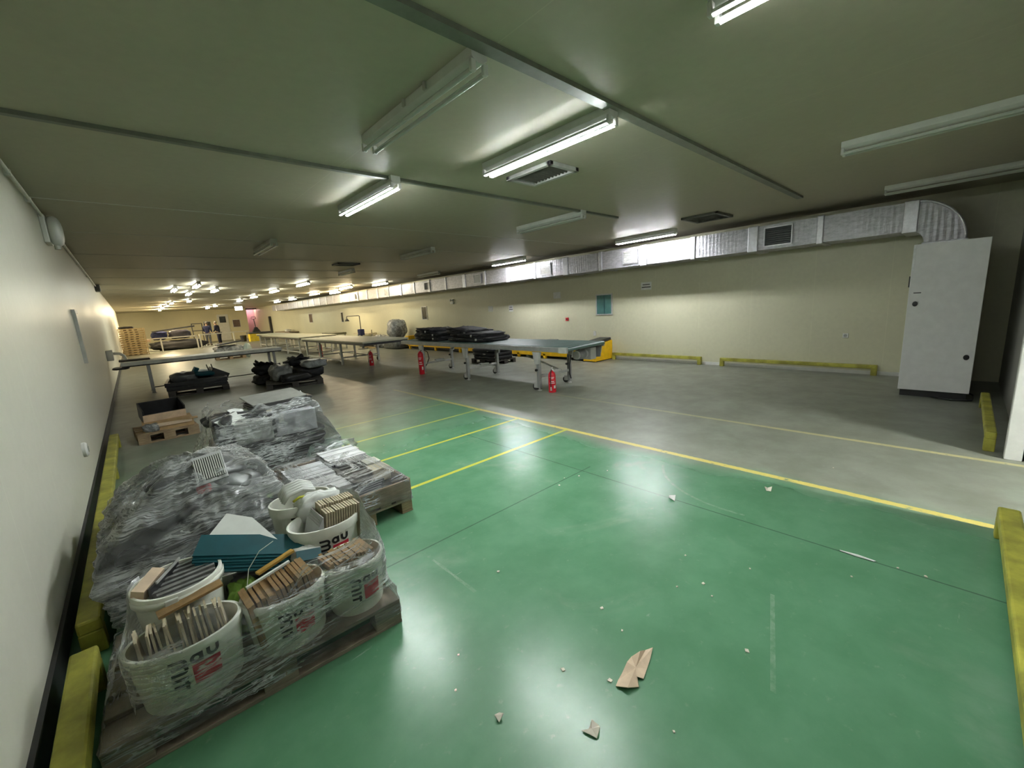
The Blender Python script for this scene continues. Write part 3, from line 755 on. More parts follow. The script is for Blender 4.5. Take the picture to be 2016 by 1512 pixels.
# ================================================================== FIRE EXTINGUISHERS
def extinguisher(label, x, y, rz, h=0.44, hose=True, cone=False):
    t = thing('fire_extinguisher', label, 'fire extinguisher', (x, y, 0), rz)
    r = 0.073
    MB().lathe([(0.0, 0), (r * 0.86, 0), (r * 0.93, 0.012), (r, 0.03), (r, h - 0.09), (r * 0.93, h - 0.05), (r * 0.7, h - 0.018), (0.025, h), (0.02, h + 0.02), (0, h + 0.02)], n=32).build('cylinder', RED, t, smooth='auto')
    MB().lathe([(r * 0.97, 0.0), (r * 1.04, 0.0), (r * 1.04, 0.03), (r * 0.97, 0.03)], n=32).build('base_ring', RED, t, smooth='auto')
    MB().tube((0, 0, h + 0.005), (0, 0, h + 0.05), 0.018, 12).build('valve', STEEL_L, t, smooth='auto')
    MB().bar((-0.02, 0, h + 0.05), (0.10, 0, h + 0.075), 0.022, 0.008).bar((-0.02, 0, h + 0.035), (0.09, 0, h + 0.03), 0.022, 0.008).build('lever', STEEL_L if not cone else BLACK, t)
    MB().tube((0, -0.015, h + 0.03), (0, -0.03, h + 0.03), 0.016, 12).build('gauge', PAPER, t)
    if hose:
        hp = [(-0.01, 0, h + 0.03), (-0.07, -0.0, h + 0.01), (-0.105, -0.0, h - 0.07), (-0.115, 0, h * 0.5), (-0.11, 0, 0.12)]
        MB().path(hp, 0.009, 8).build('hose', RUBBER, t, smooth=True)
        MB().tube(hp[-1], (-0.108, 0, 0.05), 0.012, 10, 0, 0.018).build('nozzle', STEEL_L, t)
    # white printed band on the side facing the camera
    lb = MB(); n = 14
    def arcband(a0, a1, z0, z1):
        V = []; F = []
        for i in range(n + 1):
            a = a0 + (a1 - a0) * i / n
            for z in (z0, z1): V.append(((r + 0.0012) * math.cos(a), (r + 0.0012) * math.sin(a), z))
        for i in range(n): F.append((i * 2, i * 2 + 2, i * 2 + 3, i * 2 + 1))
        lb.add(V, F)
    c = -PI / 2 - rz - 0.75
    arcband(c - 0.7, c + 0.5, h * 0.72, h * 0.745); arcband(c - 0.55, c + 0.3, h * 0.66, h * 0.685)
    arcband(c - 0.75, c + 0.65, h * 0.44, h * 0.475); arcband(c - 0.5, c + 0.5, h * 0.52, h * 0.555)
    arcband(c + 0.35, c + 0.9, h * 0.20, h * 0.34)
    lb.build('printed_label', PAPER, t)
    return t
extinguisher('red fire extinguisher standing on the floor at the near leg of the green belt conveyor', 5.88, 5.32, 0.5, 0.41)
e2 = extinguisher('red fire extinguisher with long black hose at the far leg of the belt conveyor', 5.74, 10.0, PI + 0.3, 0.62, False)
MB().path([(0, 0, 0.64), (-0.12, 0.03, 0.66), (-0.24, 0.05, 0.58), (-0.28, 0.05, 0.40), (-0.20, 0.02, 0.24), (-0.11, 0, 0.14)], 0.012, 8).build('hose', RUBBER, e2, smooth=True)
extinguisher('red fire extinguisher in front of the corner leg of the nearer pale worktable', 5.86, 13.5, 0.2, 0.46)
extinguisher('red fire extinguisher half hidden behind the far leg of the nearer pale worktable', 5.92, 18.7, 0.2, 0.60, False)

# ================================================================== YELLOW WALL CONVEYOR
yc = thing('yellow_conveyor', 'long low yellow machine bed standing along the right wall', 'conveyor', (9.9, 12.3, 0))
m = Matrix(((0, 0, 1, 0), (1, 0, 0, 0), (0, 1, 0, 0), (0, 0, 0, 1)))
MB().box2((-0.38, -5.0, 0.085), (0.34, 0.9, 0.30)).build('bed', YEL_MACH, yc, bevel=0.01)
MB().box2((-0.38, 0.9, 0.14), (0.34, 5.35, 0.40)).build('raised_bed', YEL_MACH, yc, bevel=0.01)
MB().box2((-0.30, -5.0, 0.29), (0.34, 0.9, 0.34)).build('belt', BLACK, yc, bevel=0.005)
MB().box2((-0.30, 0.9, 0.40), (0.34, 5.35, 0.46)).build('raised_belt', BLACK, yc, bevel=0.005)
ep = MB().prism([(-0.46, 0.02), (-0.46, 0.05), (-0.40, 0.40), (-0.34, 0.50), (0.38, 0.56), (0.38, 0.02)], -5.42, -5.0)
ep.v = [(x, z, y) for (x, y, z) in ep.v]
ep.build('end_housing', YEL_MACH, yc, bevel=0.012)
MB().bar((-0.36, -5.2, 0.54), (0.36, -5.2, 0.60), 0.38, 0.07).build('end_cushion', BLACK, yc, bevel=0.01)
MB().box2((-0.44, 5.1, 0.20), (0.36, 5.4, 0.62)).build('far_end', YEL_MACH, yc, bevel=0.01)
for yv in (-3.4, -2.2, 1.2, 3.0, 4.2, 5.2):
    MB().box2((-0.38, yv - 0.05, 0), (-0.30, yv + 0.05, 0.16)).build('leg', YEL_MACH, yc, bevel=0.005)
MB().bar((-0.4, -0.6, 0.22), (-0.75, -0.8, 0.02), 0.08, 0.04).build('prop', simple('pale_yellow', (0.60, 0.52, 0.16), 0.5), yc)
MB().box2((-0.2, -5.0, 0.03), (0.3, 5.3, 0.14)).build('shade_fill', BLACK, yc)  # black box filled in for the shadow gap beneath the bed
t = thing('scale_box', 'small white box on the yellow machine behind the green belt', 'box', (9.9, 8.95, 0.34))
MB().prism([(-0.1, 0), (0.1, 0), (0.14, 0.20), (-0.14, 0.20)], -0.16, 0.16, 0, Matrix(((1, 0, 0, 0), (0, 0, 1, 0), (0, 1, 0, 0), (0, 0, 0, 1)))).build('box_body', WHITE, t, bevel=0.006)
MB().box((0, 0, 0.21), (0.34, 0.38, 0.02)).build('rim', MOULD, t)

# ================================================================== BLACK BAGS
def bag_mesh(seed, L=1.05, W=0.62, H=0.15):
    return MB().lump((0, 0, H / 2), (W, L, H), 0.26 if seed in (3, 6) else 0.14, seed, 56, 24, 0.42, None, 0, 3.2)
def black_bag(label, loc, rz, seed, L=1.0, W=0.62, H=0.15, group=None, tilt=(0, 0)):
    t = thing('black_bag', label, 'bag', loc, (tilt[0], tilt[1], rz), group)
    bag_mesh(seed, L, W, H).build('bag_body', BLACK_F, t, smooth=True)
    MB().path([(-W / 2 * 1.0, -0.18, H * 0.55), (-W / 2 - 0.05, -0.12, H * 0.7), (-W / 2 - 0.05, 0.12, H * 0.7), (-W / 2 * 1.0, 0.18, H * 0.55)], 0.012, 8).build('handle', BLACK, t, smooth=True)
    z = MB()
    z.path([(-W * 0.47, -L * 0.44, H * 0.52), (-W * 0.495, 0, H * 0.5), (-W * 0.47, L * 0.44, H * 0.52)], 0.006, 6)
    z.build('zip', simple('dark_zip', (0.10, 0.10, 0.10), 0.35, 0.5), t, smooth=True)
    MB().box((-W / 2 - 0.005, -L * 0.3, H * 0.5), (0.02, 0.05, 0.05)).build('buckle', STEEL_L, t, bevel=0.004)
    return t
ZB = 0.90
black_bag('lowest black bag of the nearer heap on the green belt conveyor', (6.42, 8.22, ZB), 0.08, 1, 1.45, 1.0, 0.13)
black_bag('middle black bag of the nearer heap on the green belt conveyor', (6.44, 8.28, ZB + 0.09), -0.06, 2, 1.35, 0.95, 0.13)
black_bag('topmost black bag of the nearer heap on the green belt conveyor', (6.42, 8.62, ZB + 0.165), 0.12, 3, 0.95, 0.85, 0.15, None, (0.08, 0))
black_bag('lowest black bag of the farther heap on the green belt conveyor', (6.42, 9.95, ZB), -0.05, 4, 1.5, 1.0, 0.13)
black_bag('middle black bag of the farther heap on the green belt conveyor', (6.42, 10.05, ZB + 0.09), 0.05, 5, 1.3, 0.95, 0.13)
black_bag('topmost black bag of the farther heap on the green belt conveyor', (6.40, 10.25, ZB + 0.165), -0.1, 6, 0.9, 0.8, 0.15, None, (0.04, 0.03))
black_bag('flat black bag lying on the yellow machine at its far end', (9.85, 16.2, 0.485), 0, 7, 1.8, 0.6, 0.17)
t = thing('clear_bag', 'shiny clear bag behind the farther heap of black bags', 'bag', (9.75, 14.6, 0.47))
MB().lump((0, 0, 0.30), (0.5, 0.6, 0.5), 0.22, 3, 28, 16, 0.8).build('bag_body', M_TARP, t, smooth=True)

# ================================================================== PALLETS
def pallet(label, loc, rz, W=1.2, D=0.8, mat=WOOD, group=None, H=0.144, bmat=None, inset=0.0, skirt=False):
    """deck boards run along W; blocks under the three cross boards"""
    t = thing('pallet', label, 'pallet', loc, rz, group)
    for i in range(5):
        wd = 0.145 if i % 2 == 0 else 0.10
        y = -D / 2 + 0.0725 + (D - 0.145) * i / 4
        MB().box((0, y, H - 0.011), (W, wd, 0.022)).build('deck_board', mat, t, bevel=0.003)
    for x in (-W / 2 + 0.0725, 0, W / 2 - 0.0725):
        MB().box((x, 0, H - 0.033), (0.145, D, 0.022)).build('cross_board', mat, t, bevel=0.003)
        for y in (-D / 2 + 0.05, 0, D / 2 - 0.05):
            MB().box((x * (1 - inset), y * (1 - inset), 0.061), (0.145, 0.10 if y else 0.145, 0.078)).build('block', bmat or mat, t, bevel=0.004)
    for y in (-D / 2 + 0.05, 0, D / 2 - 0.05):
        MB().box((0, y, 0.011), (W, 0.10 if y else 0.145, 0.022)).build('bottom_board', mat, t, bevel=0.003)
    if skirt:
        for s_ in (-1, 1): MB().box((0, s_ * (D / 2 - 0.012), 0.088), (W, 0.022, 0.04)).build('side_board', mat, t, bevel=0.003)
    return t
H_PAL = 0.144
pal_a = pallet('wooden pallet nearest the camera carrying the white tubs', (0.265, 2.395, 0), -0.042, 1.2, 0.8, WOOD_G)
pal_b = pallet('pallet under the wrapped grey moulded trays, behind the tub pallet', (0.17, 3.52, 0), -0.03, 0.8, 1.05, WOOD_G)
pal_c = pallet('wooden pallet standing on the green floor under the flat white strips', (1.15, 3.70, 0), PI / 2 + 0.01, 1.2, 0.8, WOOD)
pal_d = pallet('dark pallet under the tallest wrapped load of grey cartons', (0.98, 5.38, 0), -0.04, 1.15, 0.95, WOOD_D)
pal_e = pallet('small brown pallet lying by the left wall with open cardboard on it', (0.17, 8.5, 0), 0.06, 0.74, 0.8, WOOD)
pal_f = pallet('dark pallet under the black tray heap in front of the long left table', (1.12, 13.5, 0), -0.1, 1.25, 1.2, WOOD_D)
pal_g = pallet('dark pallet under the big heap of black cloth left of the grey lane', (3.0, 11.9, 0), -0.22, 1.3, 1.1, WOOD_D)
pal_h = pallet('dark pallet with black trays seen beneath the green belt conveyor', (8.2, 9.85, 0), PI / 2, 1.2, 0.8, WOOD_D)
for k in range(3):
    zz = H_PAL + 0.105 * k
    tb = thing('black_tray', ('lowest', 'second', 'top')[k] + ' black tray stacked on the pallet seen beneath the green belt conveyor', 'tray', (8.2, 9.85 + 0.02 * k, zz), 0.03 * k)
    MB().lump((0, 0, 0.055), (0.78, 1.15, 0.11), 0.05, 20 + k, 32, 10, 0.3).build('tray_body', BLACK_F, tb, smooth=True)
    MB().box((-0.385, 0.15 - 0.2 * k, 0.055), (0.012, 0.12, 0.04)).build('clip', STEEL_L, tb)

# ================================================================== FAR WORKTABLES
def worktable(label, x0, x1, y0, y1, h, mat_top, legs_y, brace=True):
    t = thing('worktable', label, 'table', ((x0 + x1) / 2, (y0 + y1) / 2, 0))
    a, c = (x1 - x0) / 2, (y1 - y0) / 2
    MB().box2((-a, -c, h - 0.05), (a, c, h)).build('table_top', mat_top, t, bevel=0.006)
    MB().box2((-a + 0.04, -c + 0.002, h - 0.12), (a - 0.04, c - 0.04, h - 0.05)).build('apron', BLACK, t)
    for yv in legs_y:
        yv -= (y0 + y1) / 2
        for s in (-1, 1):
            x = s * (a - 0.12)
            l = MB().box2((x - 0.035, yv - 0.035, 0), (x + 0.035, yv + 0.035, h - 0.05)).build('leg', PAINT_W, t, bevel=0.005)
            MB().tube((x - 0.02, yv + 0.10, 0.06), (x + 0.02, yv + 0.10, 0.06), 0.06, 16).build('wheel', RUBBER, l, smooth='auto')
        MB().bar((-a + 0.12, yv, 0.25), (a - 0.12, yv, 0.25), 0.04, 0.04).build('stretcher', STEEL_L, t)
    for s in (-1, 1):
        MB().bar((s * (a - 0.12), legs_y[0] - (y0 + y1) / 2, 0.16), (s * (a - 0.12), legs_y[-1] - (y0 + y1) / 2, 0.16), 0.04, 0.04).build('side_bar', PAINT_W, t)
    return t
TOP_Y = simple('cream_table_top', (0.50, 0.49, 0.36), 0.5, var=0.08)
worktable('nearer of the two long cream worktables in the middle of the hall', 5.25, 6.85, 12.6, 18.9, 0.87, TOP_Y, (14.8, 17.0, 18.6))
worktable('farther of the two long cream worktables in the middle of the hall', 5.6, 7.3, 20.4, 27.6, 0.87, TOP_Y, (20.9, 23.0, 25.2, 27.3))
t = worktable('third cream table beyond the two long worktables, toward the far end', 6.3, 7.6, 28.9, 32.6, 0.84, TOP_Y, (29.2, 32.2))

# long table across, from the left wall
lt = thing('long_table', 'long narrow white-topped table standing out from the left wall', 'table', (1.55, 14.75, 0))
MB().box2((-1.85, -0.42, 0.775), (1.85, 0.42, 0.865)).build('table_top', simple('worn_white_top', (0.85, 0.85, 0.80), 0.4, var=0.15, scale=4), lt, bevel=0.006)
MB().box2((-1.83, -0.40, 0.745), (1.83, 0.40, 0.775)).build('under_strip', BLACK, lt)
for x in (-1.33, 1.62):
    for yv in (-0.33, 0.33):
        l = MB().box2((x - 0.035, yv - 0.03, 0.0), (x + 0.035, yv + 0.03, 0.77)).build('leg', STEEL, lt, bevel=0.004)
        MB().box2((x - 0.05, yv - 0.05, 0.0), (x + 0.05, yv + 0.05, 0.015)).build('foot', STEEL, l)
MB().bar((-1.33, -0.33, 0.15), (1.62, -0.33, 0.15), 0.025, 0.025).build('front_bar', BLACK, lt)
MB().lump((-1.86, -0.15, 0.72), (0.34, 0.6, 0.06), 0.1, 2).build('dark_end_pad', BLACK, lt, smooth=True)
t = thing('dark_board', 'brown board lying on the left end of the long narrow table', 'board', (-0.02, 14.95, 0.866))
MB().box((0, 0, 0.02), (0.62, 0.42, 0.04)).build('board_body', WOOD_D, t, bevel=0.004)
# arm-like clamp on left wall over that table
t = thing('wall_hook', 'white hooked pipe bracket on the left wall above the long table', 'hook', (XL, 15.3, 1.0))
MB().box2((0.0, -0.15, -0.1), (0.14, 0.15, 0.18)).build('mount_block', ENAMEL, t, bevel=0.02)
MB().path([(0.14, 0, 0.08), (0.26, 0, 0.07), (0.34, 0, 0.0), (0.36, 0, -0.08), (0.30, 0, -0.14), (0.22, 0, -0.12)], 0.035, 12).build('hook_pipe', ENAMEL, t, smooth='auto')

# ================================================================== HEAP F, HEAP G
t = thing('black_tray', 'wide black tray lying on the pallet in front of the long left table', 'tray', (1.10, 13.5, H_PAL), -0.1)
MB().box2((-0.62, -0.58, 0.0), (0.62, 0.58, 0.10)).build('tray_floor', BLACK, t, bevel=0.01)
rm = MB().box2((-0.62, -0.6, 0.1), (0.62, -0.54, 0.2)).box2((-0.62, 0.54, 0.1), (0.62, 0.6, 0.2)).box2((-0.64, -0.6, 0.1), (-0.58, 0.6, 0.2)).box2((0.58, -0.6, 0.1), (0.64, 0.6, 0.2))
rm.build('tray_wall', BLACK, t, bevel=0.008)
def lump_thing(name, label, cat, loc, d, seed, mat, amp=0.15, pw=0.6, rot=(0, 0, 0), part='body', fr=2.2):
    t = thing(name, label, cat, loc, rot)
    MB().lump((0, 0, d[2] / 2), d, amp, seed, 32, 16, pw, None, 0, fr).build(part, mat, t, smooth=True)
    return t
lump_thing('grey_bag', 'dull grey rounded bag at the left of the black tray heap', 'bag', (0.84, 13.4, H_PAL + 0.10), (0.56, 0.5, 0.30), 31, DARK, 0.2)
lump_thing('dark_bag', 'dark bag at the back of the black tray heap by the long table', 'bag', (1.1, 13.75, H_PAL + 0.10), (0.7, 0.4, 0.26), 32, BLACK_F, 0.25)
t = thing('teal_case', 'teal plastic shell lying on top of the black tray heap', 'case', (1.24, 13.35, H_PAL + 0.30), (0.25, 0.1, 0.2))
MB().lump((0, 0, 0.03), (0.46, 0.3, 0.12), 0.1, 5, 28, 12, 0.5).build('shell', TEAL, t, smooth=True)
MB().box((-0.18, 0, 0.1), (0.10, 0.08, 0.16), (0, 0.4, 0)).build('lug', TEAL, t)
t = thing('black_box', 'black open box leaning at the right of the black tray heap', 'box', (1.5, 13.5, H_PAL + 0.14), (0.0, 0.55, 0.1))
MB().box2((-0.2, -0.22, 0), (0.2, 0.22, 0.03)).box2((-0.2, -0.22, 0), (-0.17, 0.22, 0.22)).box2((0.17, -0.22, 0), (0.2, 0.22, 0.22)).box2((-0.2, 0.19, 0), (0.2, 0.22, 0.22)).box2((-0.2, -0.22, 0), (0.2, -0.19, 0.22)).build('box_body', BLACK, t)
t = thing('grey_plank', 'grey flat panel leaning on the front of the black tray heap', 'panel', (1.25, 12.98, H_PAL + 0.14), (0.5, 0, -0.1))
MB().box((0, 0, 0.0), (0.8, 0.28, 0.02)).build('plank_body', MOULD, t)
t = thing('cable_stub', 'two thin black cable ends sticking up from the black tray heap', 'cable', (1.4, 13.3, H_PAL + 0.36))
for x in (-0.04, 0.06): MB().path([(x, 0, 0), (x - 0.02, 0, 0.10), (x - 0.03, 0, 0.17)], 0.012, 8).build('cable', BLACK, t)

def spiky(name, label, loc, n, rad, seed, mat, part='fold'):
    """crumpled stiff cloth: overlapping bent leaves"""
    t = thing(name, label, 'cloth', loc); rnd = random.Random(seed)
    MB().lump((0, 0, rad * 0.35), (rad * 1.7, rad * 1.5, rad * 0.8), 0.3, seed, 32, 16, 0.8).build('core', mat, t, smooth=True)
    for i in range(n):
        a = 2 * PI * i / n + rnd.uniform(-0.3, 0.3); ln = rad * rnd.uniform(0.8, 1.25); el = rnd.uniform(0.1, 1.1)
        d = Vector((math.cos(a) * math.cos(el), math.sin(a) * math.cos(el), math.sin(el)))
        s = d.cross(Vector((0, 0, 1))).normalized(); V = []; F = []; k = 5
        for q in range(k + 1):
            f = q / k; wv = rad * (0.18 + 0.30 * math.sin(PI * (0.25 + 0.7 * f)))
            p = d * (ln * f) + Vector((0, 0, rad * 0.3 - 0.18 * rad * f * f))
            for e in (-1, 0, 1): V.append(p + s * (e * wv) + Vector((0, 0, 0.12 * rad * (1 - abs(e)))))
        for q in range(k):
            for e in range(2): F.append((q * 3 + e, q * 3 + e + 1, q * 3 + 4 + e, q * 3 + 3 + e))
        o = MB().add(V, F).build(part, mat, t, smooth=True)
        so = o.modifiers.new('thick', 'SOLIDIFY'); so.thickness = 0.012
    return t
spiky('black_cloth', 'crumpled black cloth with pointed folds at the left of the big black heap', (2.62, 13.0, 0.25), 9, 0.38, 3, BLACK_F)
lump_thing('black_bundle', 'flattened black bundle on the floor under the pointed black cloth', 'bundle', (2.75, 12.9, 0.0), (1.0, 0.9, 0.26), 41, BLACK_F, 0.25)
lump_thing('grey_sack', 'pale grey sack in the middle of the big black heap', 'sack', (2.72, 11.95, H_PAL), (0.5, 0.55, 0.40), 42, simple('pale_grey_film', (0.20, 0.205, 0.20), 0.35, var=0.3), 0.3)
lump_thing('black_bundle', 'wide black bundle at the right of the big black heap', 'bundle', (3.38, 12.0, H_PAL), (0.72, 0.85, 0.32), 43, BLACK_F, 0.22)
spiky('black_cloth', 'jagged black cloth on top of the big black heap', (3.25, 12.25, H_PAL + 0.30), 8, 0.32, 8, BLACK_F)
lump_thing('wrapped_bundle', 'grey film-wrapped bundle at the right end of the big black heap', 'bundle', (3.45, 11.6, H_PAL + 0.27), (0.6, 0.5, 0.22), 44, simple('grey_film', (0.26, 0.27, 0.27), 0.3, var=0.35, scale=14), 0.2)
lump_thing('black_tray', 'black curved tray hanging over the front edge of the big black heap', 'tray', (2.95, 11.5, H_PAL), (0.7, 0.36, 0.2), 45, BLACK, 0.2)

# ================================================================== SMALL PALLET E
t = thing('black_box', 'black open box standing on the small brown pallet', 'box', (0.17, 8.78, H_PAL + 0.10), (0.25, 0, 0.12))
MB().box2((-0.27, -0.2, 0), (0.27, 0.2, 0.02)).box2((-0.27, -0.2, 0), (-0.25, 0.2, 0.24)).box2((0.25, -0.2, 0), (0.27, 0.2, 0.24)).box2((-0.27, 0.18, 0), (0.27, 0.2, 0.24)).build('box_body', BLACK, t, bevel=0.004)
MB().box2((-0.27, -0.215, -0.05), (0.27, -0.198, 0.17)).build('cardboard_front', CARD_L, t)
t = thing('cardboard_box', 'open brown cardboard box on the small pallet by the left wall', 'box', (0.2, 8.5, H_PAL))
MB().box2((-0.3, -0.28, 0), (0.32, 0.30, 0.10)).build('box_body', CARD, t)
MB().box2((-0.28, -0.30, 0.06), (0.3, -0.28, 0.11)).build('front_flap', CARD_L, t)
MB().bar((0.0, -0.22, 0.12), (0.38, -0.24, 0.10), 0.16, 0.01).build('top_flap', CARD, t)
lump_thing('clear_bag', 'small grey-green plastic bag in front of the black box on the small pallet', 'bag', (0.0, 8.24, H_PAL), (0.2, 0.14, 0.12), 51, M_TARP, 0.2)

# ================================================================== FAR LEFT CORNER
first = None
for i in range(13):
    z = i * 0.144
    lb = 'new pale wooden pallet in the tall stack at the far left wall'
    if first is None:
        first = pallet(lb, (0.08, 36.6, 0), 0.0, 1.2, 0.8, WOOD_Y, 'stacked pale pallets at the far left', 0.144, WOOD_D, 0.5, True)  # dark block wood puts the shade of the gaps into the colour
    elif i < 12:
        dup(first, (0.08 + random.uniform(-0.02, 0.02), 36.6, z), random.uniform(-0.01, 0.01))
t = thing('corner_board', 'thin pale upright board at the right corner of the pallet stack', 'board', (0.72, 36.15, 0))
MB().box2((-0.02, -0.03, 0), (0.03, 0.03, 1.72)).build('board_body', WOOD_Y, t)
lump_thing('grey_cloth', 'dark cloth lying on top of the tall pale pallet stack', 'cloth', (-0.1, 36.7, 12 * 0.144), (0.7, 0.6, 0.14), 55, BLACK_F, 0.3)

def railing(label, pts, h=0.95, bottom=None):
    t = thing('white_railing', label, 'railing', pts[0])
    p0 = Vector(pts[0])
    P = [Vector(p) - p0 for p in pts]
    for p in P: MB().box2((p.x - 0.04, p.y - 0.04, 0), (p.x + 0.04, p.y + 0.04, h)).build('post', PAINT_W, t)
    MB().bar(P[0] + Vector((-0.04, 0, h)), P[-1] + Vector((0.04, 0, h)), 0.08, 0.07).build('top_rail', PAINT_W, t)
    if bottom: MB().bar(P[0] + Vector((0, 0, bottom)), P[-1] + Vector((0, 0, bottom)), 0.05, 0.05).build('bottom_rail', PAINT_W, t)
    return t
r1 = railing('long white railing in front of the dark heap beside the pallet stack', [(1.5, 37.3, 0), (3.5, 37.3, 0)])
MB().bar((-0.75, 0.3, 0.94), (0.0, 0, 0.95), 0.08, 0.07).build('rail_extension', PAINT_W, r1)
MB().box2((-0.8, 0.1, 0.76), (-0.55, 0.3, 0.92)).build('end_sack', CARD_L, r1)
railing('short white railing frame in front of the two people', [(3.72, 37.6, 0), (5.95, 38.6, 0)], 0.98, 0.12)
lump_thing('dark_heap', 'big heap of dark film and cloth behind the long white railing', 'heap', (2.6, 39.6, 0), (3.2, 1.5, 0.68), 61, BLACK_F, 0.25, 0.7)
lump_thing('blue_sack', 'dark blue sack on the heap behind the long white railing, next to the pallets', 'sack', (1.55, 39.5, 0.80), (0.9, 0.8, 0.60), 62, BLUE, 0.2)
lump_thing('dark_sack', 'dark purple-grey sack on top of the heap behind the long railing', 'sack', (2.75, 39.6, 0.82), (1.3, 0.9, 0.60), 63, simple('purple_grey', (0.04, 0.038, 0.055), 0.5, var=0.4), 0.25)
t = thing('sloping_bar', 'dark sloping bar lying over the sacks in the far left corner', 'beam', (2.4, 39.0, 1.52), (0, -0.10, 0))
MB().box((0, 0, 0), (2.5, 0.25, 0.10)).build('bar_body', BLACK, t)
t = thing('dark_frame', 'empty dark rectangular frame standing behind the heap, left of the people', 'frame', (3.95, 40.6, 1.22))  # plain rectangular frame on two legs
f = MB().box2((-0.35, -0.03, 0), (0.35, 0.03, 0.06)).box2((-0.35, -0.03, 0.55), (0.35, 0.03, 0.61)).box2((0.29, -0.03, 0), (0.35, 0.03, 0.6)).box2((-0.35, -0.03, 0), (-0.29, 0.03, 0.6))
f.box2((-0.33, -0.02, -1.22), (-0.28, 0.02, 0.02)).box2((0.28, -0.02, -1.22), (0.33, 0.02, 0.02))
f.build('frame_bars', BLACK, t, bevel=0.01)
t = thing('pallet_truck', 'dark pallet truck handle standing on a yellow crate in front of the pink doorway', 'pallet truck', (8.35, 42.8, 0.78))
MB().prism([(-0.32, 0), (0.32, 0), (0.08, 0.42), (-0.08, 0.42)], -0.16, 0.16, 0, Matrix(((1, 0, 0, 0), (0, 0, 1, 0), (0, 1, 0, 0), (0, 0, 0, 1)))).build('base_cone', BLACK, t)
MB().tube((0, 0, 0.4), (-0.06, 0, 1.15), 0.035, 10).build('handle_shaft', BLACK, t)
MB().path([(-0.06, 0, 1.1), (-0.26, 0, 1.2), (-0.22, 0, 1.32), (0.1, 0, 1.32), (0.14, 0, 1.2), (-0.06, 0, 1.1)], 0.02, 8).build('grip_loop', BLACK, t)
t = thing('yellow_crate', 'dull yellow crate on the floor in front of the pink doorway', 'crate', (8.2, 42.4, 0))
MB().box2((-0.55, -0.4, 0), (0.2, 0.4, 0.66)).build('crate_body', YELLOW, t, bevel=0.01)
MB().box2((-0.6, -0.45, 0.66), (1.2, 0.7, 0.78)).build('dark_lid', MOULD, t, bevel=0.01)
MB().box2((0.22, -0.38, 0), (1.15, 0.6, 0.66)).build('grey_side', simple('grey_green_panel', (0.16, 0.165, 0.14), 0.5), t)
t = thing('black_bin', 'small black bin left of the yellow crate', 'bin', (7.35, 43.2, 0))
MB().lathe([(0.0, 0), (0.2, 0), (0.26, 0.55), (0.23, 0.55), (0.18, 0.04), (0, 0.04)], n=20).build('bin_body', BLACK, t, smooth='auto')

# small wrapped pallet in the middle distance
pal_i = pallet('pale pallet under the small film-wrapped bundle in the middle distance', (3.4, 24.0, 0), -0.05, 1.2, 0.9, WOOD)
lump_thing('wrapped_bundle', 'clear film-wrapped bundle with a black lid in the middle distance', 'bundle', (3.45, 24.1, H_PAL), (1.25, 0.85, 0.5), 71, M_TARP, 0.2)
t = thing('black_board', 'black flat board tilted on the small film-wrapped bundle', 'lid', (3.4, 23.9, 0.76), (0, -0.12, 0.05))
MB().box((0, 0, 0), (1.0, 0.6, 0.05)).build('board_body', BLACK, t)
lump_thing('clear_bag', 'pointed clear plastic bag at the right of the small film-wrapped bundle', 'bag', (4.12, 23.75, 0.0), (0.36, 0.36, 0.72), 72, simple('pale_green_film', (0.45, 0.52, 0.47), 0.3), 0.3, 1.2)

# wrapped mass by the right wall
lump_thing('wrapped_roll', 'big round film-wrapped roll standing by the right wall beyond the yellow machine', 'roll', (9.6, 18.7, 0.47), (0.85, 0.85, 0.92), 73, M_TARP, 0.12, 0.7)
lump_thing('wrapped_bundle', 'low film-wrapped bundle under the big round roll by the right wall', 'bundle', (9.6, 18.75, 0.0), (1.0, 1.5, 0.46), 74, simple('dark_film', (0.10, 0.105, 0.10), 0.3, var=0.5), 0.08, 0.4)
lump_thing('silver_bag', 'silvery bag on the floor in front of the big round roll', 'bag', (9.45, 20.3, 0.0), (0.6, 1.2, 0.62), 75, M_TARP, 0.3)
lump_thing('pale_bundle', 'pale pinkish bundle on the floor left of the silvery bag', 'bundle', (9.5, 22.2, 0.0), (0.7, 1.4, 0.42), 76, simple('pale_pink_film', (0.40, 0.32, 0.28), 0.4, var=0.3), 0.25)
t = thing('planks', 'short pale planks lying on the floor under the silvery bag', 'planks', (8.9, 20.6, 0))
for i in range(3): MB().box((0.06 * i, 0.4 * i - 0.4, 0.03), (0.3, 0.1, 0.06)).build('plank', WOOD_Y, t)

# machine with lamp arm behind worktables
mc = thing('lamp_stand', 'thin black swan-arm lamp on a blue post behind the nearer cream worktable', 'lamp', (8.6, 20.6, 0))
MB().lathe([(0, 0), (0.25, 0), (0.25, 0.03), (0.06, 0.05), (0.06, 0.7), (0, 0.7)], n=20).build('base', DARK, mc, smooth='auto')
MB().box2((-0.11, -0.16, 0.7), (0.11, 0.16, 1.0)).build('blue_head', BLUE, mc, bevel=0.02)
MB().path([(0, 0, 1.0), (0.0, 0.0, 1.66), (-0.02, 0.04, 1.68), (-0.05, 1.45, 1.68), (-0.05, 1.52, 1.62), (-0.05, 1.52, 1.54)], 0.022, 8).build('arm', BLACK, mc, smooth='auto')
MB().lathe([(0.03, 0.0), (0.06, -0.03), (0.12, -0.13), (0.115, -0.13), (0.05, -0.03)], (-0.05, 1.52, 1.55), 16).build('lamp_shade', BLACK, mc, smooth=True)
t = thing('side_table', 'dark-topped bench behind the nearer cream worktable, under the lamp arm', 'bench', (8.15, 23.3, 0))
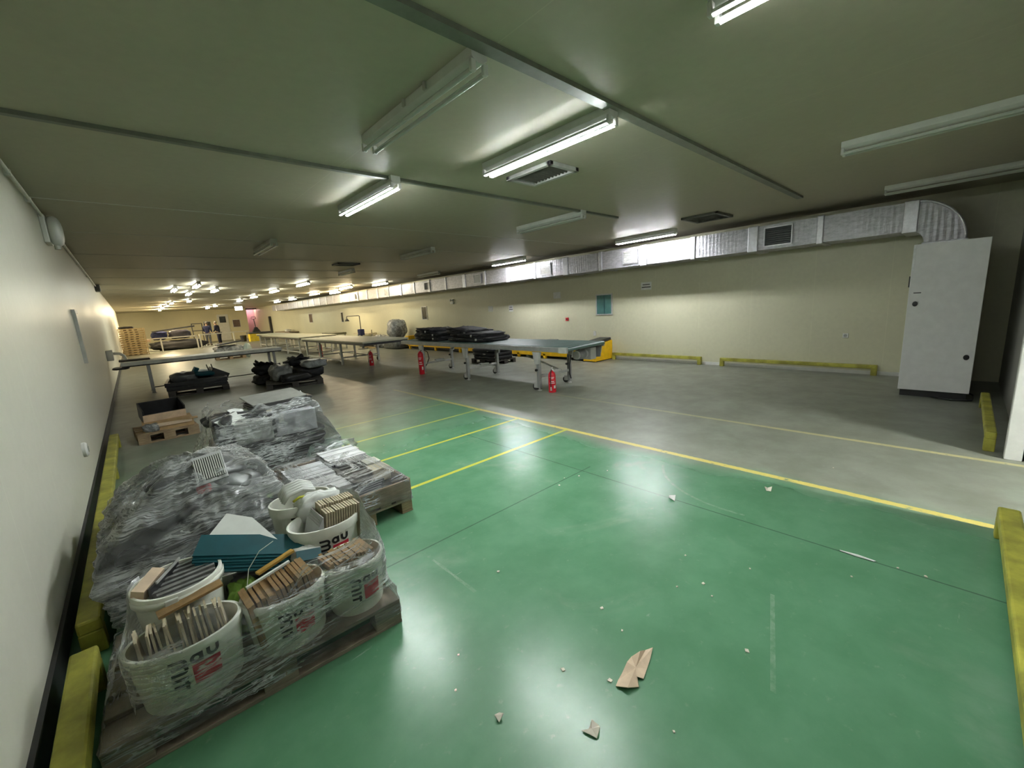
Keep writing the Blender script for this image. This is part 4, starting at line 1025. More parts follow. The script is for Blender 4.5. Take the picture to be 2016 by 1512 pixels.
MB().box2((-0.35, -1.0, 0.76), (0.35, 0.7, 0.86)).build('bench_top', simple('olive_top', (0.10, 0.10, 0.05), 0.5), t)
for x in (-0.3, 0.3):
    for yv in (-0.9, 0.6): MB().box2((x - 0.03, yv - 0.03, 0), (x + 0.03, yv + 0.03, 0.76)).build('leg', STEEL, t)
t = thing('low_bench', 'low thin bench with two short pegs right of the lamp stand', 'bench', (9.95, 23.4, 0))
MB().box2((-0.25, -1.1, 0.62), (0.25, 1.0, 0.68)).build('bench_top', BEIGE, t)
for yv in (-1.0, 0.9):
    MB().box2((-0.03, yv - 0.03, 0), (0.03, yv + 0.03, 0.62)).build('leg', STEEL, t)
    MB().tube((0, yv, 0.68), (0, yv, 0.86), 0.02, 8).build('peg', BLACK, t)
t = thing('wall_shelf', 'low brown counter against the right wall near the far end', 'counter', (9.9, 39.4, 0))
MB().box2((-0.35, -2.3, 0.62), (0.38, 2.3, 0.70)).build('counter_top', simple('brown_top', (0.22, 0.17, 0.12), 0.5), t)
MB().box2((-0.3, -2.2, 0), (0.36, 2.2, 0.62)).build('counter_body', simple('brown_body', (0.17, 0.15, 0.11), 0.6), t)
lump_thing('white_sack', 'white sack lying on the brown counter near the far end', 'sack', (9.85, 38.6, 0.70), (0.4, 0.8, 0.22), 77, WHITE, 0.25)

# ================================================================== WHITE TUBS
def k_at(z, h, kb): return kb + (1 - kb) * z / h
def make_tub(label, loc, rz, a=0.2, b=0.142, h=0.28, kb=0.87, logo=True, lx=0.03, strap=False, name='plastic_tub', lsize=0.098, lz=0.74):
    t = thing(name, label, 'tub', loc, rz)
    n = 56; m = MB()
    prof = [(0.0, 0.0), (kb * 0.97, 0.0), (kb, 0.012), (k_at(h * 0.86, h, kb), h * 0.86), (k_at(h * 0.86, h, kb) + 0.035, h * 0.865),
            (1.035, h - 0.004), (1.02, h), (0.955, h), (0.95, h - 0.01), (kb * 0.95, 0.02), (0, 0.02)]
    m.lathe(prof, n=n, sx=a, sy=b)
    m.build('tub_body', TUB, t, smooth='auto')
    def surf(s, z, off=0.0035):
        kk = k_at(z, h, kb); th = -PI / 2 + s / a
        return (kk * a * math.cos(th) + off * math.cos(th), kk * b * math.sin(th) + off * math.sin(th), z)
    if logo:
        S = lsize; ox = lx - 1.6 * S * 0.5; oz = h * lz
        T = 0.26
        ink = MB(); red = MB()
        def stroke(pts):
            # resample and ribbon
            P = [Vector((p[0], p[1])) for p in pts]; Q = [P[0]]
            for i in range(len(P) - 1):
                d = (P[i + 1] - P[i]); k = max(1, int(d.length / 0.12))
                for j in range(1, k + 1): Q.append(P[i] + d * (j / k))
            V = []; F = []
            for i, p in enumerate(Q):
                tn = (Q[min(i + 1, len(Q) - 1)] - Q[max(i - 1, 0)]).normalized(); nn = Vector((-tn.y, tn.x)) * T / 2
                for e in (-1, 0, 1):
                    q = p + nn * e; V.append(surf(ox + q.x * S * 0.5, oz + q.y * S * 0.5))
            for i in range(len(Q) - 1):
                for e in range(2): F.append((i * 3 + e, i * 3 + e + 1, i * 3 + 4 + e, i * 3 + 3 + e))
            ink.add(V, F)
        def arc(cx, cy, r, a0, a1, k=10): return [(cx + r * math.cos(a0 + (a1 - a0) * i / k), cy + r * math.sin(a0 + (a1 - a0) * i / k)) for i in range(k + 1)]
        # the corner letter: three bars joined on the right, then a and u across, i and t downward
        stroke([(0, 0), (0.75, 0)] + arc(0.75, -0.28, 0.28, PI / 2, -PI / 2) + [(0.1, -0.56)])
        stroke([(0.1, -0.56), (0.75, -0.56)] + arc(0.75, -0.84, 0.28, PI / 2, -PI / 2) + [(0, -1.12)])
        stroke(arc(1.75, -0.28, 0.30, 0, 2 * PI, 18)); stroke([(2.06, 0.13), (2.06, -0.66)])
        stroke([(2.55, 0.13), (2.55, -0.2)] + arc(2.88, -0.25, 0.33, PI, 2 * PI) + [(3.21, 0.13)])
        stroke([(0, -1.62), (1.05, -1.62)])
        stroke([(0, -2.2), (1.05, -2.2)]); stroke([(0.86, -1.9), (0.86, -2.62)])
        nx, nz = 14, 8; V = []; F = []
        for i in range(nx + 1):
            for j in range(nz + 1): V.append(surf(ox + (1.38 + 1.98 * i / nx) * S * 0.5, oz + (-0.85 - 1.75 * j / nz) * S * 0.5, 0.003))
        for i in range(nx):
            for j in range(nz): F.append((i * (nz + 1) + j, i * (nz + 1) + j + 1, (i + 1) * (nz + 1) + j + 1, (i + 1) * (nz + 1) + j))
        red.add(V, F)
        tag(ink.build('printed_letters', INK, t), 'black printed letters'); tag(red.build('red_print', RED_P, t), 'red printed square')
    if strap:
        pts = []
        for i in range(25):
            th = PI + 0.25 + (PI - 0.3) * i / 24
            pts.append((1.06 * a * math.cos(th), 1.06 * b * math.sin(th), h - 0.035 + 0.0 * i))
        V = []; F = []
        for p in pts: V += [(p[0], p[1], p[2] - 0.014), (p[0], p[1], p[2] + 0.016)]
        for i in range(len(pts) - 1): F.append((2 * i, 2 * i + 2, 2 * i + 3, 2 * i + 1))
        o = MB().add(V, F).build('carry_strap', TUB, t, smooth=True)
        so = o.modifiers.new('thick', 'SOLIDIFY'); so.thickness = 0.004
        MB().box((-0.2 * a, -1.07 * b, h - 0.035), (0.05, 0.012, 0.05)).build('strap_clip', WHITE, t, bevel=0.004)
    return t
DK = H_PAL
tub1 = make_tub('oval white tub with black letters at the front left corner of the nearest pallet', (-0.04, 2.135, DK), -0.06, lx=0.017, lsize=0.105, lz=0.84)
tub2 = make_tub('oval white tub under film in the middle of the front row on the nearest pallet', (0.345, 2.135, DK), -0.02, 0.182, lx=0.012)
tub3 = make_tub('oval white tub under film at the front right corner of the nearest pallet', (0.682, 2.135, DK), 0.04, 0.158, lx=0.0)
tub4 = make_tub('tall round white bucket of dark slats with a strap handle, behind the front left tub', (-0.03, 2.425, DK), 0, 0.17, 0.165, 0.386, 0.85, False, strap=True, name='plastic_bucket')
tub5 = make_tub('tall white tub of two rows of pale boards, its letters half covered', (0.655, 2.44, DK), 0.0, 0.195, 0.15, 0.40, 0.86, True, lx=-0.005, lsize=0.098, lz=0.82)
tub6 = make_tub('tall white tub of white cloth and strips at the back right of the nearest pallet', (0.61, 2.71, DK), 0.0, 0.175, 0.135, 0.455, 0.86, True, lx=-0.024, lsize=0.095, lz=0.85)
tub7 = make_tub('low white tub hidden under the teal sheets in the middle of the nearest pallet', (0.24, 2.62, DK), 0.1, 0.2, 0.142, 0.26, 0.87, False)

# boards standing in the tubs: every board an object of its own, copies share the mesh
def board_mesh(dx, dy, dz, mat, name='board'):
    o = MB().box((0, 0, dz / 2), (dx, dy, dz)).build(name, mat)
    COL.objects.unlink(o)
    return o
def put(proto, loc, rot, label, cat, group):
    c = proto.copy(); COL.objects.link(c); c.location = loc; c.rotation_euler = rot
    tag(c, label, cat, group); return c
rnd = random.Random(5)
pa = board_mesh(0.008, 0.085, 0.205, BOARD)
n = 17
for i in range(n):
    x = -0.195 + 0.305 * i / (n - 1)
    put(pa, (x, 2.175 + 0.01 * math.sin(i * 2.1) - 0.03 * abs((i - 8) / 8) ** 2, DK + 0.125 + rnd.uniform(-0.012, 0.008)), (rnd.uniform(-0.05, 0.02), rnd.uniform(-0.10, 0.02), rnd.uniform(-0.10, 0.10)),
        'pale thin board standing on edge in the front left oval tub', 'board', 'pale boards in the front left tub')
pb = board_mesh(0.0155, 0.18, 0.235, BOARD_B)
for i in range(16):
    x = 0.205 + 0.275 * i / 15
    put(pb, (x, 2.13 + rnd.uniform(-0.006, 0.006), DK + 0.06 + 0.003 * i + rnd.uniform(-0.006, 0.006)), (rnd.uniform(-0.03, 0.03), -0.12 + rnd.uniform(-0.03, 0.03), 0.06),
        'brown board standing on edge in the middle front tub', 'board', 'brown boards in the middle front tub')
pc = board_mesh(0.0155, 0.15, 0.235, BOARD_B)
for i in range(13):
    x = 0.57 + 0.22 * i / 12
    put(pc, (x, 2.145 + rnd.uniform(-0.006, 0.006), DK + 0.075 + rnd.uniform(-0.006, 0.01)), (rnd.uniform(-0.05, 0.05), -0.14 + rnd.uniform(-0.03, 0.03), 0.1),
        'brown board standing on edge in the front right tub', 'board', 'brown boards in the front right tub')
t = tag(MB().bar((0.26, 2.24, DK + 0.335), (0.44, 2.30, DK + 0.35), 0.03, 0.012).build('gold_strip', GOLD), 'golden strip lying across the brown boards of the middle front tub', 'strip')
t = tag(MB().bar((0.20, 2.17, DK + 0.325), (0.40, 2.215, DK + 0.345), 0.014, 0.01).build('pale_strip', PAPER), 'thin pale strip lying in front of the golden strip on the brown boards', 'strip')
t = tag(MB().box((0, 0, 0), (0.24, 0.05, 0.012), (0.1, -0.08, 0.12)).build('flat_board', BOARD_B), 'brown flat board lying on top of the pale boards in the front left tub', 'board')
t.location = (0.0, 2.235, DK + 0.352)
# dark slats lying in the round bucket
for i in range(9):
    y = 2.305 + 0.235 * i / 8
    ww = 2 * math.sqrt(max(0.002, 0.15 ** 2 - (y - 2.425) ** 2)) * 0.98
    x0 = -0.03 + 0.02
    sl = tag(MB().box((0, 0, 0), (ww * 0.86, 0.016, 0.10), None).build('slat', BOARD_D), 'grey slat lying on edge in the round strap bucket', 'slat', 'grey slats in the round bucket')
    sl.location = (x0, y, DK + 0.325 + 0.012 * (i % 3) / 2); sl.rotation_euler = (0.12, -0.02 + 0.03 * (i % 2), 0.04)
t = tag(MB().box((0, 0, 0), (0.012, 0.23, 0.05)).build('black_bar', BLACK), 'black bar with a bright edge lying across the grey slats in the round bucket', 'bar')
t.location = (-0.075, 2.45, DK + 0.385); t.rotation_euler = (0, 0, -0.5)
t = tag(MB().box((0, 0, 0), (0.006, 0.20, 0.012)).build('bright_strip', STEEL_L), 'bright metal strip on top of the grey slats in the round bucket', 'strip')
t.location = (-0.055, 2.455, DK + 0.418); t.rotation_euler = (0, 0, -0.5)
t = tag(MB().box((0, 0, 0), (0.05, 0.16, 0.06)).build('wood_offcut', CARD_L), 'pinkish wood offcut at the left side inside the round bucket', 'offcut')
t.location = (-0.135, 2.44, DK + 0.39); t.rotation_euler = (0.1, 0.3, -0.5)
# pale boards in the tall right tub, two rows with visible edges
pd = board_mesh(0.010, 0.085, 0.325, BOARD)
for r_ in range(2):
    for i in range(14):
        x = 0.615 + 0.185 * i / 13
        put(pd, (x, 2.395 + 0.092 * r_, DK + 0.135 + 0.018 * r_ + rnd.uniform(-0.004, 0.004)), (0.02, 0.10, 0.02),
            'pale board standing in the %s row of the tall right tub' % ('front', 'back')[r_], 'board', 'pale boards in the %s row of the tall right tub' % ('front', 'back')[r_])
pe = board_mesh(0.006, 0.2, 0.33, SHEET_W, 'white_sheet')
for i in range(5):
    put(pe, (0.50 + 0.022 * i, 2.44, DK + 0.085 + 0.008 * i), (0, 0.30 - 0.05 * i, 0.03), 'white sheet leaning at the left inside the tall right tub', 'sheet', 'white sheets in the tall right tub')
# white bundled strips in the back tub
for i in range(5):
    s = MB(); pts = [(0.50, 2.66 + 0.02 * i, 0.615 + 0.006 * i), (0.54, 2.665 + 0.02 * i, 0.655 + 0.008 * i), (0.62, 2.67 + 0.02 * i, 0.665 + 0.008 * i), (0.69, 2.675 + 0.02 * i, 0.635 + 0.006 * i)]
    s.path(pts, 0.012, 8)
    tag(s.build('rolled_cloth', PAPER, smooth=True), 'white rolled cloth strip bent over the rim of the back right tub', 'cloth', 'white cloth strips in the back tub')
t = tag(MB().path([(0.55, 2.63, 0.62), (0.59, 2.635, 0.635), (0.64, 2.64, 0.625)], 0.008, 8).build('yellow_strip', simple('lime_strip', (0.55, 0.55, 0.05), 0.5), smooth=True), 'short yellow strip among the white cloth in the back right tub', 'strip')
t = lump_thing('white_cloth', 'crumpled white film between the back tub and the tall right tub', 'cloth', (0.68, 2.60, 0.48), (0.26, 0.14, 0.16), 81, PAPER, 0.25)
# teal sheets across the middle
pt = MB().box((0, 0, 0), (0.50, 0.13, 0.010)).build('teal_sheet', TEAL); COL.objects.unlink(pt)
tp = Vector((0.47, 2.38, 0)) - Vector((0.10, 2.53, 0)); ang = math.atan2(tp.y, tp.x)
for i in range(6):
    put(pt, (0.285 + 0.004 * (i % 3), 2.40 + 0.010 * i, 0.470 + 0.0125 * i), (0.38, 0.24 + 0.01 * (i % 2), ang), 'folded teal sheet in the stack lying across the nearest pallet', 'sheet', 'teal sheets on the nearest pallet')
t = thing('paper_sheet', 'pale printed paper sheet lying on the teal sheets', 'paper', (0.27, 2.54, 0.575), (0.45, 0.22, ang))
MB().prism([(-0.17, -0.06), (0.19, -0.07), (0.02, 0.10), (-0.11, 0.13)], 0, 0.006).build('sheet', PAPER, t)
t = thing('foil_roll', 'crumpled white wrapper at the right end of the teal sheets', 'wrapper', (0.50, 2.30, 0.44), (0, 0.3, ang + 0.5))
MB().lump((0, 0, 0), (0.14, 0.09, 0.08), 0.25, 6, 28, 14, 0.7).build('wrapper_body', PAPER, t, smooth=True)
t = tag(MB().box((0, 0, 0), (0.12, 0.06, 0.01)).build('teal_offcut', TEAL), 'small teal piece lying on the brown boards right of the white wrapper', 'sheet')
t.location = (0.50, 2.24, 0.465); t.rotation_euler = (0.6, 0.2, -0.1)
lump_thing('green_cloth', 'dull green cloth between the round bucket and the brown boards', 'cloth', (0.205, 2.36, DK), (0.15, 0.13, 0.26), 83, GREEN_C, 0.25)
lump_thing('grey_cloth', 'dark grey film bundle behind the green cloth on the nearest pallet', 'cloth', (0.30, 2.44, DK), (0.30, 0.12, 0.27), 84, MOULD, 0.3)
tag(MB().path([(0.20, 2.20, 0.43), (0.23, 2.24, 0.52), (0.29, 2.27, 0.575), (0.36, 2.30, 0.585)], 0.002, 6).build('plastic_strap', simple('pale_strap', (0.62, 0.64, 0.55), 0.4)), 'thin pale plastic strap arching over the middle front tub', 'strap')

# ================================================================== STRETCH FILM
def hull2(P):
    P = sorted(set((round(x, 5), round(y, 5)) for x, y in P))
    def half(Q):
        h = []
        for p in Q:
            while len(h) > 1 and (h[-1][0] - h[-2][0]) * (p[1] - h[-2][1]) - (h[-1][1] - h[-2][1]) * (p[0] - h[-2][0]) <= 0: h.pop()
            h.append(p)
        return h[:-1]
    return half(P) + half(P[::-1])
def radial(poly, c, n):
    out = []
    H = hull2(poly)
    for i in range(n):
        a = 2 * PI * i / n; d = (math.cos(a), math.sin(a)); best = 0.01
        for k in range(len(H)):
            p, q = H[k], H[(k + 1) % len(H)]
            ex, ey = q[0] - p[0], q[1] - p[1]; den = d[0] * ey - d[1] * ex
            if abs(den) < 1e-9: continue
            s = ((p[0] - c[0]) * ey - (p[1] - c[1]) * ex) / den
            u = ((p[0] - c[0]) * d[1] - (p[1] - c[1]) * d[0]) / den
            if s > 0 and -1e-6 <= u <= 1 + 1e-6: best = max(best, s)
        out.append(best)
    return out
def rect(x0, x1, y0, y1, rz=0.0, c=None):
    P = [(x0, y0), (x1, y0), (x1, y1), (x0, y1)]
    cx, cy = c or ((x0 + x1) / 2, (y0 + y1) / 2); s, k = math.sin(rz), math.cos(rz)
    return [(cx + (x - cx) * k - (y - cy) * s, cy + (x - cx) * s + (y - cy) * k) for x, y in P]
def ellp(x, y, a, b, n=24): return [(x + a * math.cos(2 * PI * i / n), y + b * math.sin(2 * PI * i / n)) for i in range(n)]
def wrap(label, c, levels, mat, seed, top_edge=None, cols=220, amp=0.010, rows=8, closed=False, group=None):
    """film hung round the load: levels = [(z, outline)], resampled round the centre and creased"""
    L = [(z, radial(p, c, cols)) for z, p in levels]
    m = MB(); per = 0; R_ = []
    for i in range(len(L) - 1):
        for q in range(rows):
            f = q / rows; z = L[i][0] + (L[i + 1][0] - L[i][0]) * f
            R_.append((z, [a_ + (b_ - a_) * f for a_, b_ in zip(L[i][1], L[i + 1][1])]))
    R_.append(L[-1])
    nr = len(R_)
    vv = 0.0
    for i, (z, rr) in enumerate(R_):
        if i: vv += abs(z - R_[i - 1][0]) + sum(abs(a_ - b_) for a_, b_ in zip(rr, R_[i - 1][1])) / cols
        s = 0.0
        for j in range(cols + 1):
            jj = j % cols; a = 2 * PI * jj / cols
            q = Vector((math.cos(a) * 2.2, math.sin(a) * 2.2, z * 7 + seed))
            w1 = mnoise.noise(q * 1.6); w2 = abs(mnoise.noise(Vector((math.cos(a) * 9, math.sin(a) * 9, z * 26 + 3 * math.sin(a * 2) + seed))))
            r = rr[jj] * (1 + 0.0) + amp * (w1 + 1.3 * w2) + 0.004
            zz = z
            if top_edge and i >= nr - rows - 1:
                f = (i - (nr - rows - 1)) / rows; zz = z + f * top_edge(a)
            zz += amp * 0.6 * mnoise.noise(q * 2.3 + Vector((4, 4, 4)))
            m.v.append((c[0] + r * math.cos(a), c[1] + r * math.sin(a), max(0.004, zz)))
            m.uv[len(m.v) - 1] = (s, vv)
            j2 = (jj + 1) % cols
            s += 2 * PI * 0.5 * (rr[jj] + rr[j2]) / cols
    W = cols + 1
    for i in range(nr - 1):
        for j in range(cols): m.f.append((i * W + j, i * W + j + 1, (i + 1) * W + j + 1, (i + 1) * W + j)); m.mi.append(0)
    o = m.build('stretch_film', mat, smooth=True)
    return tag(o, label, 'film', group)
ca = (0.27, 2.40)
base = rect(-0.335, 0.865, 1.995, 2.80, -0.042)
lo = ellp(-0.04, 2.135, 0.178, 0.13) + ellp(0.345, 2.135, 0.165, 0.13) + ellp(0.682, 2.135, 0.14, 0.13) + ellp(-0.03, 2.425, 0.15, 0.145) + ellp(0.63, 2.71, 0.155, 0.12)
mid = ellp(-0.04, 2.135, 0.205, 0.15) + ellp(0.345, 2.135, 0.185, 0.15) + ellp(0.682, 2.135, 0.166, 0.15) + ellp(-0.03, 2.425, 0.172, 0.17) + ellp(0.655, 2.44, 0.197, 0.155) + ellp(0.63, 2.71, 0.172, 0.135)
top = ellp(-0.03, 2.16, 0.18, 0.09) + ellp(0.345, 2.16, 0.17, 0.09) + ellp(0.682, 2.17, 0.15, 0.10) + ellp(-0.03, 2.425, 0.178, 0.175) + ellp(0.655, 2.44, 0.205, 0.155) + ellp(0.63, 2.71, 0.182, 0.14)
def edge_a(a):
    # higher at the right and the back, dipping between the tubs at the front left
    return 0.02 + 0.09 * max(0, math.cos(a - 0.15)) ** 3 - 0.03 * max(0, math.cos(a + 2.0)) + 0.02 * math.sin(a * 5) + 0.012 * math.sin(a * 11 + 1)
wrap('torn clear stretch film wound round the white tubs of the nearest pallet', ca,
     [(0.06, base), (0.15, base), (0.20, hull2(lo + rect(-0.22, 0.86, 2.02, 2.78, -0.042))), (0.30, mid), (0.43, mid), (0.50, top)], M_FILM_CLEAR, 1.0, edge_a, 260, 0.008)

# ================================================================== LOAD B: grey moulded trays
rnd = random.Random(21)
def mould(label, loc, d, rot, seed, mat=MOULD, group='grey moulded trays in the film'):
    t = thing('moulded_tray', label, 'tray', loc, rot, group)
    m = MB().lump((0, 0, 0), d, 0.16, seed, 34, 16, 0.42, None, 0, 2.6)
    m.build('tray_shell', mat, t, smooth=True)
    MB().lump((0.0, 0, d[2] * 0.40), (d[0] * 0.62, d[1] * 0.55, d[2] * 0.4), 0.1, seed + 3, 24, 10, 0.5).build('tray_pocket', DARK, t, smooth=True)
    return t
LB = 'grey moulded plastic tray inside the film-wrapped heap behind the round bucket'
for i, (x, y, z, dx, dy, dz, rx, ry, rz) in enumerate([
        (-0.08, 3.22, 0.24, 0.46, 0.36, 0.18, 0.1, 0.0, 0.2), (0.36, 3.2, 0.25, 0.5, 0.36, 0.2, -0.1, 0.1, -0.2), (-0.06, 3.72, 0.25, 0.46, 0.46, 0.2, 0, 0.1, 0.3), (0.36, 3.7, 0.25, 0.5, 0.5, 0.2, 0, -0.1, 0),
        (-0.06, 3.25, 0.40, 0.44, 0.34, 0.15, 0.25, -0.2, 0.4), (0.34, 3.25, 0.42, 0.46, 0.34, 0.16, 0.2, 0.25, -0.3), (-0.02, 3.66, 0.43, 0.46, 0.42, 0.16, 0.2, -0.2, 0.1), (0.36, 3.68, 0.44, 0.44, 0.4, 0.16, 0.15, 0.2, 0.3),
        (0.04, 3.38, 0.55, 0.42, 0.32, 0.14, 0.35, -0.35, 0.5), (0.34, 3.42, 0.57, 0.42, 0.32, 0.14, 0.3, 0.4, -0.2), (0.14, 3.66, 0.62, 0.44, 0.34, 0.14, 0.3, -0.1, 0.2), (0.30, 3.55, 0.68, 0.36, 0.28, 0.12, 0.5, 0.2, 0.6)]):
    mould(LB, (x, y, z), (dx * 0.92, dy * 0.92, dz * 0.86), (rx, ry, rz), 100 + i, MOULD if i % 3 else DARK)
t = thing('ribbed_grille', 'small white panel with fine ribs on top of the wrapped grey trays', 'panel', (0.235, 3.26, 0.775), (0.70, -0.12, -0.10))
MB().box((0, 0, 0), (0.17, 0.22, 0.012)).build('panel_plate', SHEET_W, t, bevel=0.003)
for i in range(13):
    MB().box((-0.072 + 0.012 * i, 0, 0.010), (0.0065, 0.17, 0.010)).build('rib', PAPER, t)
b_ = MB().box((0, 0.0, 0.0045), (0.155, 0.175, 0.006)).build('groove_plate', DARK, t)
lump_thing('red_piece', 'small red plastic piece below the ribbed white panel', 'piece', (0.185, 3.26, 0.62), (0.08, 0.05, 0.06), 91, RED, 0.2)
for i, (x, y, z) in enumerate(((-0.02, 3.50, 0.62), (-0.2, 3.12, 0.36), (0.10, 3.06, 0.40))):  # black lumps put in for the dark holes between the trays
    lump_thing('hole_shade', ('black lump in place of a shaded hole at the upper left of the wrapped trays', 'black lump in place of a shaded hole at the left end of the wrapped trays', 'black lump in place of a shaded hole low at the front of the wrapped trays')[i], 'bracket', (x, y, z), (0.16, 0.12, 0.09), 92 + i, BLACK, 0.2)
cbc = (0.17, 3.52)
wrap('clear stretch film draped over the heap of grey moulded trays', cbc,
     [(0.03, rect(-0.32, 0.66, 2.95, 4.08)), (0.16, rect(-0.31, 0.66, 2.95, 4.08)), (0.34, rect(-0.36, 0.64, 2.93, 4.05)), (0.50, hull2(rect(-0.31, 0.60, 3.0, 3.95))),
      (0.64, rect(-0.20, 0.56, 3.08, 3.90)), (0.76, rect(-0.02, 0.46, 3.24, 3.80)), (0.81, rect(0.08, 0.34, 3.40, 3.66)), (0.82, rect(0.16, 0.18, 3.51, 3.53))], M_FILM_HAZY, 5.0, None, 260, 0.040)
t = thing('grey_carton', 'pale grey carton standing behind the film-wrapped trays near the left wall', 'box', (0.08, 4.48, 0), 0.08)
MB().box2((-0.18, -0.14, 0), (0.20, 0.18, 0.48)).build('box_body', simple('pale_grey_carton', (0.34, 0.35, 0.32), 0.5), t, bevel=0.008)
MB().box2((-0.181, -0.142, 0.40), (0.201, 0.182, 0.49)).build('lid', simple('pale_grey_lid', (0.40, 0.41, 0.38), 0.5), t, bevel=0.008)
lump_thing('clear_bag', 'shiny clear bag squeezed between the yellow rail and the wrapped trays', 'bag', (-0.20, 4.25, 0.12), (0.26, 0.42, 0.36), 95, M_TARP, 0.25)
lump_thing('brown_wrap', 'brown paper bundle on the floor by the left rail beside the wrapped trays', 'paper', (-0.19, 4.22, 0.0), (0.24, 0.5, 0.2), 96, CARD, 0.2)

# ================================================================== LOAD C: flat white strips in a shallow crate
t = thing('wooden_tray', 'shallow wooden crate holding the white strips on the green-floor pallet', 'crate', (1.15, 3.70, H_PAL), 0.01)
MB().box2((-0.39, -0.60, 0), (0.39, 0.60, 0.012)).build('crate_floor', WOOD_G, t)
for s in (-1, 1):
    MB().box2((-0.4, s * 0.60 - 0.011, 0), (0.4, s * 0.60 + 0.011, 0.15)).build('end_board', WOOD, t, bevel=0.003)
    MB().box2((s * 0.40 - 0.011, -0.59, 0), (s * 0.40 + 0.011, 0.59, 0.15)).build('side_board', WOOD, t, bevel=0.003)
ps = MB().box((0, 0, 0), (0.34, 0.030, 0.14)).build('white_strip', SHEET_W); COL.objects.unlink(ps)
def strips(x, y0, n, z, lab, grp, pitch=0.032):
    for i in range(n):
        put(ps, (x + rnd.uniform(-0.004, 0.004), y0 + i * pitch, z + rnd.uniform(-0.003, 0.003)), (rnd.uniform(-0.05, 0.05), 0, rnd.uniform(-0.01, 0.01)), lab, 'strip', grp)
ZS = H_PAL + 0.14
strips(0.955, 3.28, 11, ZS, 'white strip in the front left block of the shallow crate', 'white strips, front left block')
strips(0.955, 3.66, 12, ZS + 0.005, 'white strip in the back left block of the shallow crate', 'white strips, back left block')
strips(1.325, 3.86, 12, ZS + 0.02, 'white strip in the back right block of the shallow crate', 'white strips, back right block')
for i in range(6):
    o = tag(MB().box((0, 0, 0), (0.26, 0.02, 0.09)).build('black_bar', BLACK, bevel=0.003), 'black bar among the white strips in the shallow crate', 'bar', 'black bars in the shallow crate')
    o.location = (1.27, 3.42 + 0.075 * i, H_PAL + 0.15); o.rotation_euler = (0.15, 0, 0.04 * (i % 2))
o = tag(MB().box((0, 0, 0), (0.035, 0.95, 0.05)).box((0.02, 0.1, 0.0), (0.03, 0.06, 0.06)).box((-0.02, -0.15, 0.0), (0.03, 0.05, 0.06)).box((0.02, -0.3, 0), (0.03, 0.05, 0.06)).build('black_divider', BLACK, bevel=0.004), 'long black divider between the blocks of white strips in the crate', 'divider')
o.location = (1.142, 3.70, H_PAL + 0.195)
for i, (x, y, d, lab) in enumerate(((1.44, 3.46, (0.16, 0.16, 0.12), 'beige block nearest the front right corner of the shallow crate'), (1.46, 3.66, (0.14, 0.15, 0.12), 'beige block at the middle of the right side of the crate'), (1.45, 4.12, (0.15, 0.1, 0.15), 'beige block at the back right corner of the crate'))):
    o = tag(MB().box((0, 0, 0), d).build('beige_block', BEIGE if i == 0 else simple('pale_beige', (0.55, 0.54, 0.46), 0.5), bevel=0.006), lab, 'block'); o.location = (x, y, H_PAL + 0.15)
for i in range(5):
    o = tag(MB().box((0, 0, 0), (0.24, 0.022, 0.05)).build('grey_profile', MOULD, bevel=0.003), 'dark grey profile lying at the front of the shallow crate', 'profile', 'grey profiles at the front of the crate')
    o.location = (1.2 + 0.03 * i, 3.17 + 0.045 * i, H_PAL + 0.10); o.rotation_euler = (0, 0, 0.1)
wrap('clear stretch film pulled tight over the crate of white strips', (1.15, 3.70),
     [(0.11, rect(0.742, 1.558, 3.09, 4.31)), (0.145, rect(0.742, 1.558, 3.09, 4.31)), (0.30, rect(0.745, 1.552, 3.093, 4.305)), (0.355, rect(0.79, 1.50, 3.20, 4.24)), (0.372, rect(0.90, 1.40, 3.35, 4.1)), (0.375, rect(1.13, 1.17, 3.66, 3.74))], M_FILM_CLEAR, 9.0, None, 240, 0.008)

# ================================================================== LOAD D: grey cartons and plates
rnd = random.Random(33)
pp = MB().lump((0, 0, 0), (1.04, 0.84, 0.034), 0.02, 3, 32, 8, 0.25).build('black_sheet', BLACK, smooth=True); COL.objects.unlink(pp)
for i in range(9):
    put(pp, (0.98 + rnd.uniform(-0.03, 0.05), 5.38 + rnd.uniform(-0.03, 0.03), H_PAL + 0.02 + 0.031 * i), (0, rnd.uniform(-0.012, 0.012), rnd.uniform(-0.05, 0.05)),
        'black flat panel in the stack below the grey cartons of the tallest load', 'panel', 'black panels under the grey cartons')
ZD = H_PAL + 0.30
def carton(label, x0, x1, y0, y1, z0, z1, mat=BOXGREY, rz=0.0):
    cx, cy = (x0 + x1) / 2, (y0 + y1) / 2
    t = thing('carton', label, 'box', (cx, cy, z0), rz)
    MB().box2((x0 - cx, y0 - cy, 0), (x1 - cx, y1 - cy, z1 - z0)).build('box_body', mat, t, bevel=0.006)
    MB().box((x0 - cx + 0.06, y0 - cy - 0.001, (z1 - z0) * 0.75), (0.05, 0.004, 0.06)).build('label_patch', PAPER, t)
    return t
carton('grey carton at the front left of the tallest wrapped load', 0.62, 0.97, 4.98, 5.34, ZD, ZD + 0.22)
carton('pale lilac-grey carton at the front right of the tallest wrapped load', 1.00, 1.42, 4.97, 5.36, ZD, ZD + 0.24, simple('lilac_carton', (0.44, 0.44, 0.48), 0.5))
carton('dark grey carton at the left side of the tallest wrapped load', 0.47, 0.60, 5.02, 5.4, ZD, ZD + 0.22, DARK)
carton('grey carton at the back left of the tallest wrapped load', 0.55, 0.96, 5.38, 5.76, ZD, ZD + 0.22)
carton('grey carton at the back right of the tallest wrapped load', 0.99, 1.44, 5.39, 5.77, ZD, ZD + 0.22)
